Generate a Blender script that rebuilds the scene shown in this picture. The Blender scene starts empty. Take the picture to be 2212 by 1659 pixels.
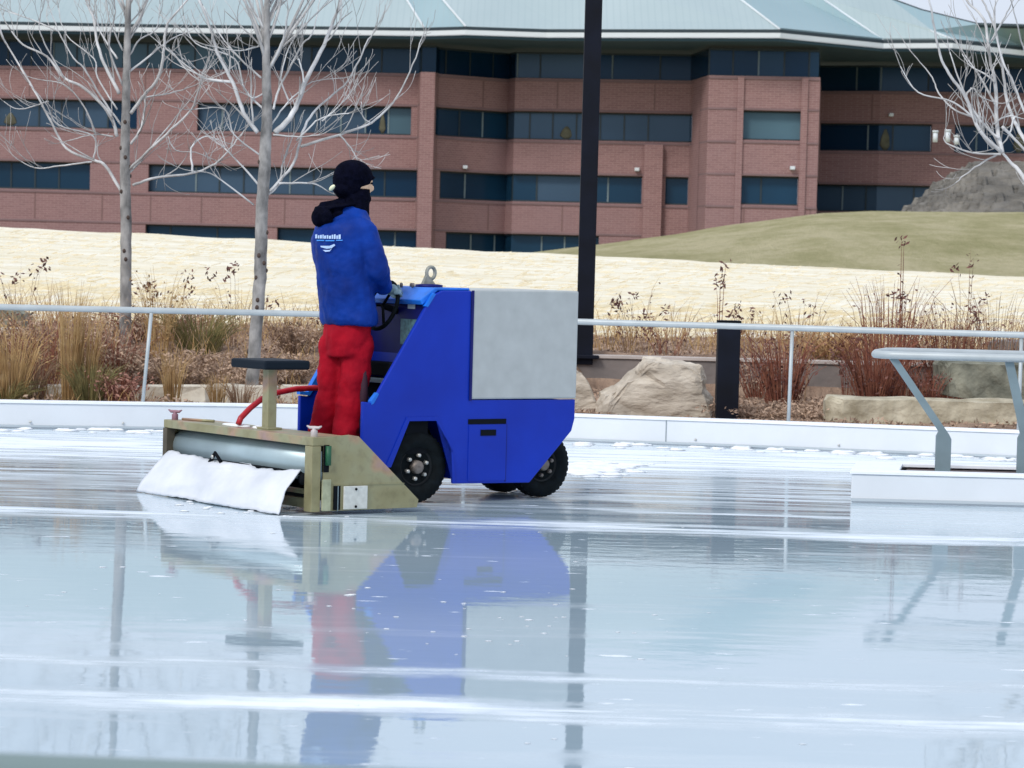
import bpy, bmesh, math, random
import numpy as np
from mathutils import Vector, Matrix
random.seed(7)
R = math.radians
S = bpy.context.scene
C = S.collection

# ------------------------------------------------------------------ camera
F, CX, CY, H = 6000., 1106., 829.5, 1.43          # pixel frame 2212 x 1659
PITCH, ROLL = math.atan((829.5 - 580) / F), math.atan(.026)
cam = bpy.data.cameras.new('camera'); camo = bpy.data.objects.new('camera', cam); C.objects.link(camo)
cam.sensor_width = 36; cam.lens = 36 * F / 2212
cam.clip_start = .1; cam.clip_end = 3000
camo.matrix_world = (Matrix.Translation((0, 0, H)) @ Matrix.Rotation(R(90) - PITCH, 4, 'X')
                     @ Matrix.Rotation(ROLL, 4, 'Z'))
cam.dof.use_dof = True; cam.dof.focus_distance = 17.5; cam.dof.aperture_fstop = 9
S.camera = camo
# ------------------------------------------------------------------ sky, sun, exposure
SUN_EL, SUN_AZ = R(42), R(215)
w = bpy.data.worlds.new('World'); S.world = w; w.use_nodes = True
nt = w.node_tree; bg = nt.nodes['Background']
sky = nt.nodes.new('ShaderNodeTexSky'); sky.sky_type = 'NISHITA'; sky.sun_disc = False
sky.sun_elevation = SUN_EL; sky.sun_rotation = SUN_AZ
sky.air_density = 1.3; sky.dust_density = 6; sky.ozone_density = 1.5
mx = nt.nodes.new('ShaderNodeMix'); mx.data_type = 'RGBA'
mx.inputs[0].default_value = .82
nt.links.new(sky.outputs[0], mx.inputs[6]); mx.inputs[7].default_value = (6.9, 7.6, 8.9, 1)   # overcast veil
nt.links.new(mx.outputs[2], bg.inputs[0]); bg.inputs[1].default_value = .1
sun = bpy.data.lights.new('sun', 'SUN'); suno = bpy.data.objects.new('sun', sun); C.objects.link(suno)
sun.energy = 1.3; sun.angle = R(14); sun.color = (1, .96, .9)
sd = Vector((math.sin(SUN_AZ) * math.cos(SUN_EL), math.cos(SUN_AZ) * math.cos(SUN_EL), math.sin(SUN_EL)))
suno.rotation_euler = sd.to_track_quat('Z', 'Y').to_euler()
S.view_settings.view_transform = 'Standard'; S.view_settings.look = 'None'
S.view_settings.exposure = .27; S.view_settings.gamma = 1
S.cycles.max_bounces = 6; S.cycles.use_denoising = True

# ------------------------------------------------------------------ picture -> world helpers
def ray(x, y):
    a, b = (x - CX) / F, -(y - CY) / F
    c, s = math.cos(ROLL), math.sin(ROLL)
    a, b = a * c - b * s, a * s + b * c
    cp, sp = math.cos(PITCH), math.sin(PITCH)
    return Vector((a, cp + b * sp, -sp + b * cp))
def at(x, y, D):
    r = ray(x, y); t = D / r.y
    return Vector((r.x * t, D, H + r.z * t))
def gnd(x, y, z=0.):
    r = ray(x, y); t = (z - H) / r.z
    return Vector((r.x * t, r.y * t, z))
def interp(pts, x):
    if x <= pts[0][0]: return pts[0][1]
    for (a, b), (c, d) in zip(pts, pts[1:]):
        if x <= c: return b + (d - b) * (x - a) / (c - a)
    return pts[-1][1]

# ------------------------------------------------------------------ materials
def mat(name, col, rough=.6, metal=0., var=0., scale=8., stretch=(1, 1, 1), bump=0., bscale=None, col2=None, spec=.5,
        coat=0., trans=0., detail=4, coord='Object'):
    m = bpy.data.materials.new(name); m.use_nodes = True
    t = m.node_tree; b = t.nodes['Principled BSDF']
    b.inputs['Roughness'].default_value = rough; b.inputs['Metallic'].default_value = metal
    b.inputs['Specular IOR Level'].default_value = spec; b.inputs['Coat Weight'].default_value = coat
    b.inputs['Base Color'].default_value = (*col, 1)
    if var or bump or col2:
        tc = t.nodes.new('ShaderNodeTexCoord'); mp = t.nodes.new('ShaderNodeMapping'); mp.inputs['Scale'].default_value = stretch
        t.links.new(tc.outputs[coord], mp.inputs[0])
        n = t.nodes.new('ShaderNodeTexNoise'); n.inputs['Scale'].default_value = scale; n.inputs['Detail'].default_value = detail
        t.links.new(mp.outputs[0], n.inputs[0])
        rp = t.nodes.new('ShaderNodeValToRGB'); rp.color_ramp.elements[0].position = .3; rp.color_ramp.elements[1].position = .7
        c2 = col2 or tuple(min(1, c * (1 + var)) for c in col); c1 = col if col2 else tuple(c * (1 - var) for c in col)
        rp.color_ramp.elements[0].color = (*c1, 1); rp.color_ramp.elements[1].color = (*c2, 1)
        t.links.new(n.outputs[0], rp.inputs[0]); t.links.new(rp.outputs[0], b.inputs['Base Color'])
        if bump:
            n2 = t.nodes.new('ShaderNodeTexNoise'); n2.inputs['Scale'].default_value = bscale or scale; n2.inputs['Detail'].default_value = 6
            t.links.new(mp.outputs[0], n2.inputs[0])
            bp = t.nodes.new('ShaderNodeBump'); bp.inputs['Strength'].default_value = 1; bp.inputs['Distance'].default_value = bump
            t.links.new(n2.outputs[0], bp.inputs['Height']); t.links.new(bp.outputs[0], b.inputs['Normal'])
    return m

M = dict(
    blue=mat('blue paint', (.0, .022, .36), .42, scale=2.2, col2=(.0, .034, .48), spec=.35, bump=.003, bscale=2.5, detail=8),
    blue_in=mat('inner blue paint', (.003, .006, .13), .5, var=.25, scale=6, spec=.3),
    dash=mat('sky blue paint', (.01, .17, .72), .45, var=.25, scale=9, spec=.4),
    tank=mat('grey painted tank', (.47, .50, .50), .6, var=.07, scale=9, spec=.3, bump=.0005, bscale=60),
    dark=mat('black rubber', (.004, .007, .009), .8, var=.5, scale=20, spec=.15, bump=.001, bscale=60),
    rim=mat('dark rim', (.006, .008, .010), .55, var=.5, scale=12, spec=.3),
    hole=mat('dark steel', (.006, .008, .011), .8, spec=.1),
    bolt=mat('bright steel', (.55, .55, .52), .35, .6, var=.2, scale=40),
    hub=mat('rusty steel', (.22, .19, .17), .6, .5, var=.4, scale=25),
    tan=None,
    cyl=mat("wet galvanised steel", (.42, .54, .59), .38, .35, var=.12, scale=3, spec=.5),
    towel=mat('white cloth', (.60, .64, .70), .9, col2=(.76, .79, .85), scale=4, bump=.006, bscale=9, spec=.1),
    white=mat('white plastic', (.72, .76, .80), .35, var=.04, scale=2, spec=.5),
    plate=mat('white plate', (.62, .64, .60), .5, var=.12, scale=30),
    green=mat('green paint', (.012, .10, .045), .5),
    seat=mat('navy vinyl', (.003, .009, .018), .6, spec=.2),
    hose=mat('red rubber', (.48, .018, .03), .4, var=.25, scale=20),
    decal=mat('grey decal', (.10, .22, .24), .5, var=.5, scale=35),
    decal_light=mat('white decal', (.45, .55, .6), .5),
    rail=mat('pale grey rail', (.46, .51, .53), .42, .1, var=.08, scale=6, spec=.5),
    steel=mat('grey steel plate', (.20, .27, .30), .45, .2, var=.12, scale=5),
    pole=mat('dark bronze steel', (.003, .005, .013), .6, var=.4, scale=4, spec=.2),
    jacket=mat('blue shell', (.0, .045, .36), .65, scale=5, col2=(.0, .018, .17), bump=.02, bscale=7, spec=.2),
    pants=mat('red shell', (.44, .003, .018), .75, scale=6, col2=(.24, .001, .012), bump=.012, bscale=7, spec=.15),
    stripe=mat('dark trouser patch', (.03, .006, .02), .8),
    black=mat('black fleece', (.0025, .003, .010), .95, var=.4, scale=30, bump=.015, bscale=30, spec=.05),
    skin=mat('skin', (.85, .55, .36), .55, var=.08, scale=20),
    glove=mat('grey glove', (.06, .12, .14), .7, scale=22, col2=(.40, .55, .60)),
    print=mat('pale print', (.45, .62, .95), .6), print2=mat('light blue print', (.05, .3, .85), .6),
    tag=mat('pale cloth tag', (.85, .86, .6), .7),
    boulder=mat('tan boulder', (.33, .28, .22), .9, scale=3.2, col2=(.70, .63, .53), bump=.05, bscale=5, stretch=(1, 1, 2.2)),
    slab=mat('cut sandstone', (.30, .26, .18), .9, scale=5, col2=(.62, .57, .44), bump=.05, bscale=6),
    greyslab=mat('grey green stone', (.085, .09, .07), .9, scale=5, col2=(.33, .33, .26), bump=.05, bscale=6),
    cream=mat('cream block', (.56, .51, .42), .9, scale=6, col2=(.72, .69, .60), bump=.02, bscale=12),
    cap=mat('pale concrete', (.50, .45, .42), .8, var=.1, scale=4),
    retain=mat('grey concrete', (.17, .155, .15), .9, scale=3, col2=(.25, .215, .20), bump=.01, bscale=14),
    bark=mat('grey bark', (.11, .11, .11), .85, scale=9, col2=(.46, .45, .44), bump=.012, bscale=18, stretch=(1, 1, .6), detail=8),
    twig=mat('pale twig bark', (.20, .195, .19), .8, scale=3.2, col2=(.66, .66, .66)),
    limb=mat('white grey limb bark', (.30, .30, .30), .8, scale=4, col2=(.82, .83, .84)),
    knot=mat('brown bark scar', (.08, .055, .045), .9),
    ochre=mat('ochre grass', (.34, .19, .07), .9, scale=9, col2=(.58, .41, .20)),
    olive=mat('olive grass', (.11, .115, .04), .9, scale=9, col2=(.33, .27, .11)),
    redstem=mat('red brown stem', (.15, .035, .025), .9, scale=9, col2=(.36, .15, .09)),
    brownstem=mat('dry brown stem', (.20, .11, .07), .9, scale=9, col2=(.46, .32, .21)),
    leafbrown=mat('dark dry leaf', (.06, .02, .018), .9, scale=14, col2=(.22, .10, .08)),
    orange=mat('orange dry leaf', (.36, .20, .09), .9, scale=9, col2=(.55, .36, .18)),
    litter=mat('dry leaf litter', (.15, .09, .065), .95, scale=4, col2=(.60, .43, .31)),
    soil=mat('brown mulch', (.15, .095, .07), 1, scale=3.5, col2=(.44, .32, .24), bump=.06, bscale=14, detail=8, spec=.1),
    straw=None, lawn=None, brick=None, ice=None,
    trim=mat('white gutter', (.72, .78, .82), .5, var=.04, scale=.3),
    soffit=mat('dark soffit', (.04, .09, .13), .8),
    string=mat('pale brick course', (.22, .145, .15), .9, var=.1, scale=.5),
    frame=mat('dark window frame', (.018, .035, .045), .5),
    mull=mat('pale mullion', (.17, .23, .25), .6, var=.2, scale=.5),
    indoor=mat('beige indoor item', (.12, .12, .08), .9, var=.4, scale=1.5),
    mound=mat('layered grey rock', (.10, .095, .085), .95, scale=.35, col2=(.27, .25, .215), bump=.5, bscale=1.2, stretch=(1, 1, 3.5), detail=8),
    snow=mat('snow', (.86, .90, .95), .8, var=.03, scale=12),
    nearrail=mat('grey green painted tube', (.20, .27, .27), .5, var=.1, scale=3),
)
def glass(name, col, rough=.12, spec=.5):
    m_ = mat(name, col, rough, scale=.09, var=.35, stretch=(1, 1, .5), spec=spec)
    m_.node_tree.nodes['Principled BSDF'].inputs['Specular Tint'].default_value = (.5, .72, 1, 1)
    return m_
G = [glass('dark teal glass', (.008, .035, .07), .2, .5), glass('slate glass', (.045, .08, .125), .2, .5), glass('night blue glass', (.003, .022, .055), .2, .4),
     glass('pale slate glass', (.075, .14, .175), .2, .5)]

def nodes_mat(name):
    m = bpy.data.materials.new(name); m.use_nodes = True
    return m, m.node_tree, m.node_tree.nodes['Principled BSDF']
def N(t, kind, **kw):
    n = t.nodes.new(kind)
    for k, v in kw.items():
        if k in n.inputs: n.inputs[k].default_value = v
        else: setattr(n, k, v)
    return n
def ramp(t, src, stops):
    r = t.nodes.new('ShaderNodeValToRGB'); e = r.color_ramp.elements
    while len(e) < len(stops): e.new(.5)
    for el, (p, c) in zip(e, stops):
        el.position = p; el.color = (*c, 1) if len(c) == 3 else c
    t.links.new(src, r.inputs[0]); return r.outputs[0]
def noise(t, vec, scale, detail=4, stretch=(1, 1, 1), loc=(0, 0, 0), rough=.5):
    mp = t.nodes.new('ShaderNodeMapping'); mp.inputs['Scale'].default_value = stretch; mp.inputs['Location'].default_value = loc
    t.links.new(vec, mp.inputs[0])
    n = t.nodes.new('ShaderNodeTexNoise'); n.inputs['Scale'].default_value = scale; n.inputs['Detail'].default_value = detail
    n.inputs['Roughness'].default_value = rough
    t.links.new(mp.outputs[0], n.inputs[0]); return n.outputs[0]
def mth(t, op, a, b=None, clamp=False):
    n = t.nodes.new('ShaderNodeMath'); n.operation = op; n.use_clamp = clamp
    for i, v in enumerate((a, b)):
        if v is None: continue
        if isinstance(v, (int, float)): n.inputs[i].default_value = v
        else: t.links.new(v, n.inputs[i])
    return n.outputs[0]
def mixc(t, f, a, b):
    n = t.nodes.new('ShaderNodeMix'); n.data_type = 'RGBA'
    for i, v in ((0, f), (6, a), (7, b)):
        if isinstance(v, tuple): n.inputs[i].default_value = (*v, 1)
        elif isinstance(v, (int, float)): n.inputs[i].default_value = v
        else: t.links.new(v, n.inputs[i])
    return n.outputs[2]

# yellow zinc plating with its faint rainbow blotches
m, t, b = nodes_mat('yellow zinc steel'); tc = N(t, 'ShaderNodeTexCoord').outputs['Object']
c = ramp(t, noise(t, tc, 2.6, 3), [(.28, (.20, .185, .085)), (.42, (.31, .285, .155)), (.54, (.34, .33, .20)), (.60, (.44, .30, .19)), (.66, (.40, .27, .25)), (.72, (.26, .34, .27))])
c = mixc(t, mth(t, 'MULTIPLY', mth(t, 'SUBTRACT', noise(t, tc, 22, 6), .5, True), 1.4), c, (.13, .10, .06))
t.links.new(c, b.inputs['Base Color']); b.inputs['Roughness'].default_value = .42; b.inputs['Metallic'].default_value = .25
M['tan'] = m
# straw
m, t, b = nodes_mat('straw mulch'); tc = N(t, 'ShaderNodeTexCoord').outputs['Object']
a1 = noise(t, tc, 1.1, 8, (.22, 2.2, 1), rough=.65); a2 = noise(t, tc, 6, 6, (.5, 1, 1)); a3 = noise(t, tc, .25, 3, (.4, 1, 1))
c = ramp(t, a1, [(.30, (.72, .63, .44)), (.44, (.84, .77, .59)), (.60, (.92, .88, .75))])
c = mixc(t, mth(t, 'MULTIPLY', mth(t, 'GREATER_THAN', a2, .62), .35), c, (.62, .50, .31))
t.links.new(c, b.inputs['Base Color']); b.inputs['Roughness'].default_value = 1; b.inputs['Specular IOR Level'].default_value = 0
bp = N(t, 'ShaderNodeBump', Distance=.12); t.links.new(a1, bp.inputs['Height']); t.links.new(bp.outputs[0], b.inputs['Normal'])
M['straw'] = m
# lawn
m, t, b = nodes_mat('winter lawn'); tc = N(t, 'ShaderNodeTexCoord').outputs['Object']
a1 = noise(t, tc, .55, 10, (.7, .35, 1), rough=.78); a2 = noise(t, tc, 5, 8, (1, .35, 1), rough=.75)
c = ramp(t, a1, [(.32, (.36, .34, .17)), (.47, (.60, .545, .32)), (.60, (.82, .73, .49))])
c = mixc(t, mth(t, 'MULTIPLY', a2, .75), c, (.43, .41, .22))
t.links.new(c, b.inputs['Base Color']); b.inputs['Roughness'].default_value = 1; b.inputs['Specular IOR Level'].default_value = 0
bp = N(t, 'ShaderNodeBump', Distance=.3); t.links.new(a2, bp.inputs['Height']); t.links.new(bp.outputs[0], b.inputs['Normal'])
M['lawn'] = m
# brick
m, t, b = nodes_mat('pink brown brick'); tc = N(t, 'ShaderNodeTexCoord').outputs['Object']
sx = N(t, 'ShaderNodeSeparateXYZ'); t.links.new(tc, sx.inputs[0]); cb = N(t, 'ShaderNodeCombineXYZ')
t.links.new(mth(t, 'ADD', sx.outputs[0], sx.outputs[1]), cb.inputs[0]); t.links.new(sx.outputs[2], cb.inputs[1])
br = N(t, 'ShaderNodeTexBrick'); br.inputs['Scale'].default_value = 1; br.inputs['Brick Width'].default_value = .42; br.inputs['Row Height'].default_value = .14
br.inputs['Mortar Size'].default_value = .012; br.inputs['Color1'].default_value = (.265, .158, .153, 1); br.inputs['Color2'].default_value = (.325, .198, .19, 1)
br.inputs['Mortar'].default_value = (.42, .30, .29, 1); t.links.new(cb.outputs[0], br.inputs[0])
a1 = noise(t, tc, .16, 6, (1, 1, .6)); a2 = noise(t, tc, 3, 5)
c = mixc(t, mth(t, 'MULTIPLY', ramp(t, a1, [(.42, (0, 0, 0)), (.72, (1, 1, 1))]), .55), br.outputs[0], (.29, .20, .215))
c = mixc(t, mth(t, 'MULTIPLY', a2, .4), c, (.26, .14, .145))
t.links.new(c, b.inputs['Base Color']); b.inputs['Roughness'].default_value = .9; b.inputs['Specular IOR Level'].default_value = .15
M['brick'] = m
# standing seam roof
m, t, b = nodes_mat('pale standing seam roof'); tc = N(t, 'ShaderNodeTexCoord').outputs['Object']
wv = N(t, 'ShaderNodeTexWave', Scale=.75); wv.bands_direction = 'X'; t.links.new(tc, wv.inputs[0])
a1 = noise(t, tc, .12, 5, (1, .4, 1)); c = ramp(t, a1, [(.3, (.36, .455, .47)), (.7, (.45, .54, .55))])
c = mixc(t, mth(t, 'MULTIPLY', mth(t, 'GREATER_THAN', wv.outputs[1], .9), .35), c, (.33, .43, .45))
t.links.new(c, b.inputs['Base Color']); b.inputs['Roughness'].default_value = .55; b.inputs['Metallic'].default_value = .1
M['roof'] = m
# ice: wet mirror with frosted streaks and scraped snow lines lying across the rink
m, t, b = nodes_mat('wet ice'); tc = N(t, 'ShaderNodeTexCoord').outputs['Object']
sx = N(t, 'ShaderNodeSeparateXYZ'); t.links.new(tc, sx.inputs[0]); X, Y = sx.outputs[0], sx.outputs[1]
wob = mth(t, 'ADD', mth(t, 'MULTIPLY', mth(t, 'SUBTRACT', noise(t, tc, .45, 3, (1, .3, 1)), .5), .9), mth(t, 'MULTIPLY', mth(t, 'SUBTRACT', noise(t, tc, 2.4, 5, (1, .8, 1), rough=.65), .5), .34))
mask = None
def band(y0, w, slope, amt):
    d = mth(t, 'SUBTRACT', mth(t, 'ADD', Y, wob), mth(t, 'ADD', mth(t, 'MULTIPLY', X, slope), y0))
    g = mth(t, 'SUBTRACT', 1, mth(t, 'DIVIDE', mth(t, 'ABSOLUTE', d), w), True)
    return mth(t, 'MULTIPLY', g, amt)
BANDS = [(15.45, .42, -.06, 1.35), (16.5, .24, -.02, .7), (9.75, .17, -.05, .95), (8.95, .27, -.03, 1.5), (21.3, 2.4, .0, 2.3), (18.4, 3.2, .0, .62)]
for bd in BANDS:
    g = band(*bd); mask = g if mask is None else mth(t, 'MAXIMUM', mask, g)
st = noise(t, tc, 3.2, 8, (.22, 1.9, 1), rough=.62)
st2 = noise(t, tc, 1.3, 6, (.30, 1.6, 1), loc=(7, 3, 0), rough=.6)
mask = mth(t, 'MULTIPLY', mask, mth(t, 'MULTIPLY', mth(t, 'SUBTRACT', st, .38), 3.8), True)
fine = mth(t, 'MULTIPLY', mth(t, 'SUBTRACT', st2, .565), 3.0, True)
spk = noise(t, tc, 9, 4, (.45, 1.4, 1), loc=(2, 9, 0)); spk = mth(t, 'MULTIPLY', mth(t, 'SUBTRACT', spk, .67), 14, True)
mask = mth(t, 'MAXIMUM', mask, mth(t, 'MAXIMUM', mth(t, 'MULTIPLY', fine, .7), spk))
base = ramp(t, noise(t, tc, .35, 4, (.5, 1, 1)), [(.3, (.36, .49, .58)), (.7, (.46, .58, .66))])
t.links.new(mixc(t, mask, base, (.86, .92, .98)), b.inputs['Base Color'])
t.links.new(mth(t, 'ADD', mth(t, 'MULTIPLY', mask, .6), .025), b.inputs['Roughness'])
b.inputs['IOR'].default_value = 1.6
t.links.new(mth(t, 'SUBTRACT', .5, mth(t, 'MULTIPLY', mask, .47)), b.inputs['Specular IOR Level'])
bp = N(t, 'ShaderNodeBump', Distance=.0012); bp.inputs['Strength'].default_value = .5
t.links.new(noise(t, tc, 5, 4, (.7, 1.5, 1)), bp.inputs['Height']); t.links.new(bp.outputs[0], b.inputs['Normal'])
M['ice'] = m

# ------------------------------------------------------------------ mesh builder
WORLD = {}                                     # object name -> world matrix (identity unless a thing's empty)
class MB:
    def __init__(s): s.v = []; s.f = []; s.smooth = []
    def add(s, vs, fs, smooth=False):
        n = len(s.v); s.v += [Vector(p) for p in vs]; s.f += [tuple(n + i for i in f) for f in fs]; s.smooth += [smooth] * len(fs)
        return s
    def box(s, a, b, T=None):
        (x0, y0, z0), (x1, y1, z1) = a, b
        vs = [Vector(p) for p in ((x0,y0,z0),(x1,y0,z0),(x1,y1,z0),(x0,y1,z0),(x0,y0,z1),(x1,y0,z1),(x1,y1,z1),(x0,y1,z1))]
        if T: vs = [T(p) for p in vs]
        return s.add(vs, [(0,3,2,1),(4,5,6,7),(0,1,5,4),(1,2,6,5),(2,3,7,6),(3,0,4,7)])
    def prism(s, poly, v0, v1, T):                # polygon in (u,z), extruded in v
        n = len(poly); vs = [T(Vector((u, v0, z))) for u, z in poly] + [T(Vector((u, v1, z))) for u, z in poly]
        return s.add(vs, [tuple(range(n)), tuple(range(2*n-1, n-1, -1))] + [(i, (i+1) % n, n+(i+1) % n, n+i)[::-1] for i in range(n)])
    def loft(s, rings, closed=False, cap=True, smooth=True):
        n = len(rings[0]); vs = [p for r in rings for p in r]; fs = []
        K = len(rings)
        for k in range(K if closed else K - 1):
            a, b_ = k * n, ((k + 1) % K) * n
            fs += [(a+i, a+(i+1) % n, b_+(i+1) % n, b_+i) for i in range(n)]
        if cap and not closed: fs += [tuple(range(n))[::-1], tuple(range((K-1)*n, K*n))]
        return s.add(vs, fs, smooth)
    def tube(s, pts, r, n=8, closed=False, cap=True):
        pts = [Vector(p) for p in pts]; K = len(pts)
        rs = r if isinstance(r, (list, tuple)) else [r] * K
        rings = []; up = None
        for k, p in enumerate(pts):
            if closed: d = pts[(k+1) % K] - pts[k-1]
            else: d = pts[min(k+1, K-1)] - pts[max(k-1, 0)]
            if d.length < 1e-9: d = Vector((0, 0, 1))
            d.normalize()
            if up is None: up = Vector((0, 0, 1)) if abs(d.z) < .9 else Vector((0, 1, 0))
            a = d.cross(up)
            if a.length < 1e-6: a = d.orthogonal()
            a.normalize(); b_ = a.cross(d); up = b_
            rings.append([p + a * (rs[k] * math.cos(q)) + b_ * (rs[k] * math.sin(q)) for q in [2*math.pi*i/n for i in range(n)]])
        return s.loft(rings, closed, cap)
    def ell(s, c, r, T=None, nu=14, nv=9, rot=None):
        rings = []
        for j in range(nv + 1):
            ph = -math.pi/2 + math.pi * j / nv; cr = max(math.cos(ph), .02)
            ring = []
            for i in range(nu):
                th = 2*math.pi*i/nu
                p = Vector((r[0]*cr*math.cos(th), r[1]*cr*math.sin(th), r[2]*math.sin(ph)))
                if rot: p = rot @ p
                p = p + Vector(c); ring.append(T(p) if T else p)
            rings.append(ring)
        return s.loft(rings)
    def disc(s, prof, c, ax, n=28):               # lathe: prof = [(along, radius)] about axis ax through c
        ax = Vector(ax).normalized(); a = ax.orthogonal().normalized(); b_ = ax.cross(a); c = Vector(c)
        rings = [[c + ax * h + (a * math.cos(q) + b_ * math.sin(q)) * max(r, 1e-4) for q in [2*math.pi*i/n for i in range(n)]] for h, r in prof]
        return s.loft(rings)
    def build(s, name, m, parent=None, bevel=0., origin=None, remesh=0., smooth_it=0, label=None, loc=None, rough=None, solid=0.):
        Mw = WORLD.get(parent.name, Matrix()) if parent else Matrix()
        inv = Mw.inverted()
        o3 = Vector(origin) if origin is not None else Vector()
        vs = [inv @ p - o3 for p in s.v]
        me = bpy.data.meshes.new(name); me.from_pydata([tuple(p) for p in vs], [], s.f); me.update()
        me.polygons.foreach_set('use_smooth', s.smooth)
        bm = bmesh.new(); bm.from_mesh(me); bmesh.ops.recalc_face_normals(bm, faces=bm.faces); bm.to_mesh(me); bm.free()
        o = bpy.data.objects.new(name, me); C.objects.link(o); me.materials.append(m)
        if parent: o.parent = parent; WORLD[o.name] = Mw
        else: WORLD[o.name] = Matrix.Translation(o3)
        o.location = o3
        if remesh:
            q = o.modifiers.new('r', 'REMESH'); q.mode = 'VOXEL'; q.voxel_size = remesh; q.use_smooth_shade = True
            if smooth_it: q = o.modifiers.new('s', 'SMOOTH'); q.iterations = smooth_it; q.factor = .5
        if solid: q = o.modifiers.new('t', 'SOLIDIFY'); q.thickness = solid
        if bevel:
            q = o.modifiers.new('b', 'BEVEL'); q.width = bevel; q.segments = 2; q.limit_method = 'ANGLE'; q.angle_limit = R(35)
        if label: o['label'] = label
        return o
def tag(o, label=None, cat=None, group=None, kind=None):
    if label: o['label'] = label
    if cat: o['category'] = cat
    if group: o['group'] = group
    if kind: o['kind'] = kind
    return o
def empty(name, label, cat, loc=(0, 0, 0), rz=0., group=None):
    o = bpy.data.objects.new(name, None); C.objects.link(o); o.location = loc; o.rotation_euler = (0, 0, rz)
    WORLD[o.name] = Matrix.Translation(loc) @ Matrix.Rotation(rz, 4, 'Z')
    return tag(o, label, cat, group)

# ------------------------------------------------------------------ setting: ice, ground, straw, lawn
def grid(name, xs, ys, fz, m, kind='structure'):
    vs = [Vector((x, y, fz(x, y))) for y in ys for x in xs]; nx = len(xs)
    fs = [(j*nx+i, j*nx+i+1, (j+1)*nx+i+1, (j+1)*nx+i) for j in range(len(ys)-1) for i in range(nx-1)]
    o = MB().add(vs, fs, True).build(name, m); o['kind'] = kind; return o
lin = lambda a, b, n: [a + (b - a) * i / (n - 1) for i in range(n)]
def nz(x, y, s=1.): return (math.sin(x*1.7*s+y*.9*s+1)+math.sin(x*.6*s-y*1.3*s+2.3)+math.sin(x*3.1*s+y*2.7*s)*.5)/2.5

DASH = [(-12, 22.6), (-6, 22.75), (-4.2, 22.95), (-3, 23.2), (-1.8, 23.5), (-.6, 23.45), (.55, 23.1), (2, 22.85), (4.1, 22.35), (4.6, 22.2), (12, 20.4)]
grid('ice', [-14, 14], [-3, 24.6], lambda x, y: 0, M['ice'])
base_m = mat('dry ground', (.24, .20, .12), 1, scale=.2, col2=(.34, .29, .18), spec=0)
def low(x, y): return -.35
grid('ground', lin(-1500, 1500, 9), [-800, -200, 0, 20, 60, 200, 800, 2500], low, base_m)
def bedz(x, y):
    k = interp([(22, .16), (24.6, .19), (26.9, .60 if x < .6 else .27), (27.12, .62), (31, .72), (34, .6)], y)
    return k + .03 * nz(x*2, y*2)
grid('planting_bed', lin(-9, 9, 90), lin(22.2, 33, 80), lambda x, y: bedz(x, y) - (.9 if y < interp(DASH, x) + .1 else 0), M['soil'])
CREST = [(-12, 2.06), (-6.5, 1.93), (-1, 1.80), (4, 1.69), (12, 1.50), (20, 1.35)]
def strawz(x, y):
    top = interp(CREST, x * 60 / max(y, 20)) ; 
    k = interp([(29.5, 0.), (45, .52), (60, 1.), (66, .85), (80, -.6)], y)
    return .67 + (top - .67) * k + .035 * nz(x*1.3, y*2.2) * (y < 62) + (0 if y > 30.5 else -.06 * (30.5 - y))
grid('straw_embankment', lin(-26, 26, 120), lin(29.6, 80, 110), strawz, M['straw'])
HL = [(-3, -.3), (-.6, 1.2), (0, 1.95), (3.3, 2.45), (6.8, 3.05), (11.6, 3.83), (15.5, 4.0), (19.5, 4.06), (40, 4.2)]
def hillz(x, y):
    t_ = interp(HL, x * 105 / y)
    k = interp([(64, 0), (75, .28), (90, .72), (105, 1.), (190, 1.)], y)
    return .2 + (t_ - .2) * k + .05 * nz(x*.7, y*.5)
grid('grass_hill', lin(-6, 60, 110), lin(64, 190, 90), hillz, M['lawn'])
grid('building_ground', lin(-120, 120, 8), [78, 120, 260], lambda x, y: .3, base_m)

# white dasher round the rink
def wall_strip(pts, z0, z1, th, T=None):
    mb = MB(); ring = []
    P = [Vector((x, y, 0)) for x, y in pts]
    vs = []
    for k, p in enumerate(P):
        d = (P[min(k+1, len(P)-1)] - P[max(k-1, 0)]).normalized(); n = Vector((-d.y, d.x, 0))
        a, b_ = p, p + n * th
        vs += [a + Vector((0,0,z0)), a + Vector((0,0,z1)), b_ + Vector((0,0,z1)), b_ + Vector((0,0,z0))]
    fs = []
    for k in range(len(P)-1):
        q = 4*k
        fs += [(q,q+4,q+5,q+1),(q+1,q+5,q+6,q+2),(q+2,q+6,q+7,q+3),(q+3,q+7,q+4,q)]
    fs += [(0,1,2,3), tuple(len(vs)-4+i for i in (3,2,1,0))]
    return mb.add(vs, fs)
def smooth_line(pts, n=60):
    xs = lin(pts[0][0], pts[-1][0], n); return [(x, sum(interp(pts, x + dx) for dx in (-.5, -.25, 0, .25, .5)) / 5) for x in xs]
DL = smooth_line(DASH, 80)
db = empty('rink_dasher', 'long low white plastic dasher wall curving round the far edge of the ice', 'dasher wall', (0, 23, 0))
wall_strip(DL, -.02, .205, .10).build('panel', M['white'], db, .004)
wall_strip([(x, y - .012) for x, y in DL], .207, .232, .13).build('cap_rail', M['snow'], db, .004)
wall_strip([(x, y - .014) for x, y in DL], .012, .030, .012).build('kick_strip', mat('grey plastic', (.48, .54, .58), .5), db)
for px in (1437, 640, -400, 2600):
    x = at(px, 930, 23.1).x; y = interp(DASH, x)
    MB().box((x-.004, y-.004, .03), (x+.004, y+.004, .205)).build('joint', mat('joint grey', (.25, .30, .33), .6), db)
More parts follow.
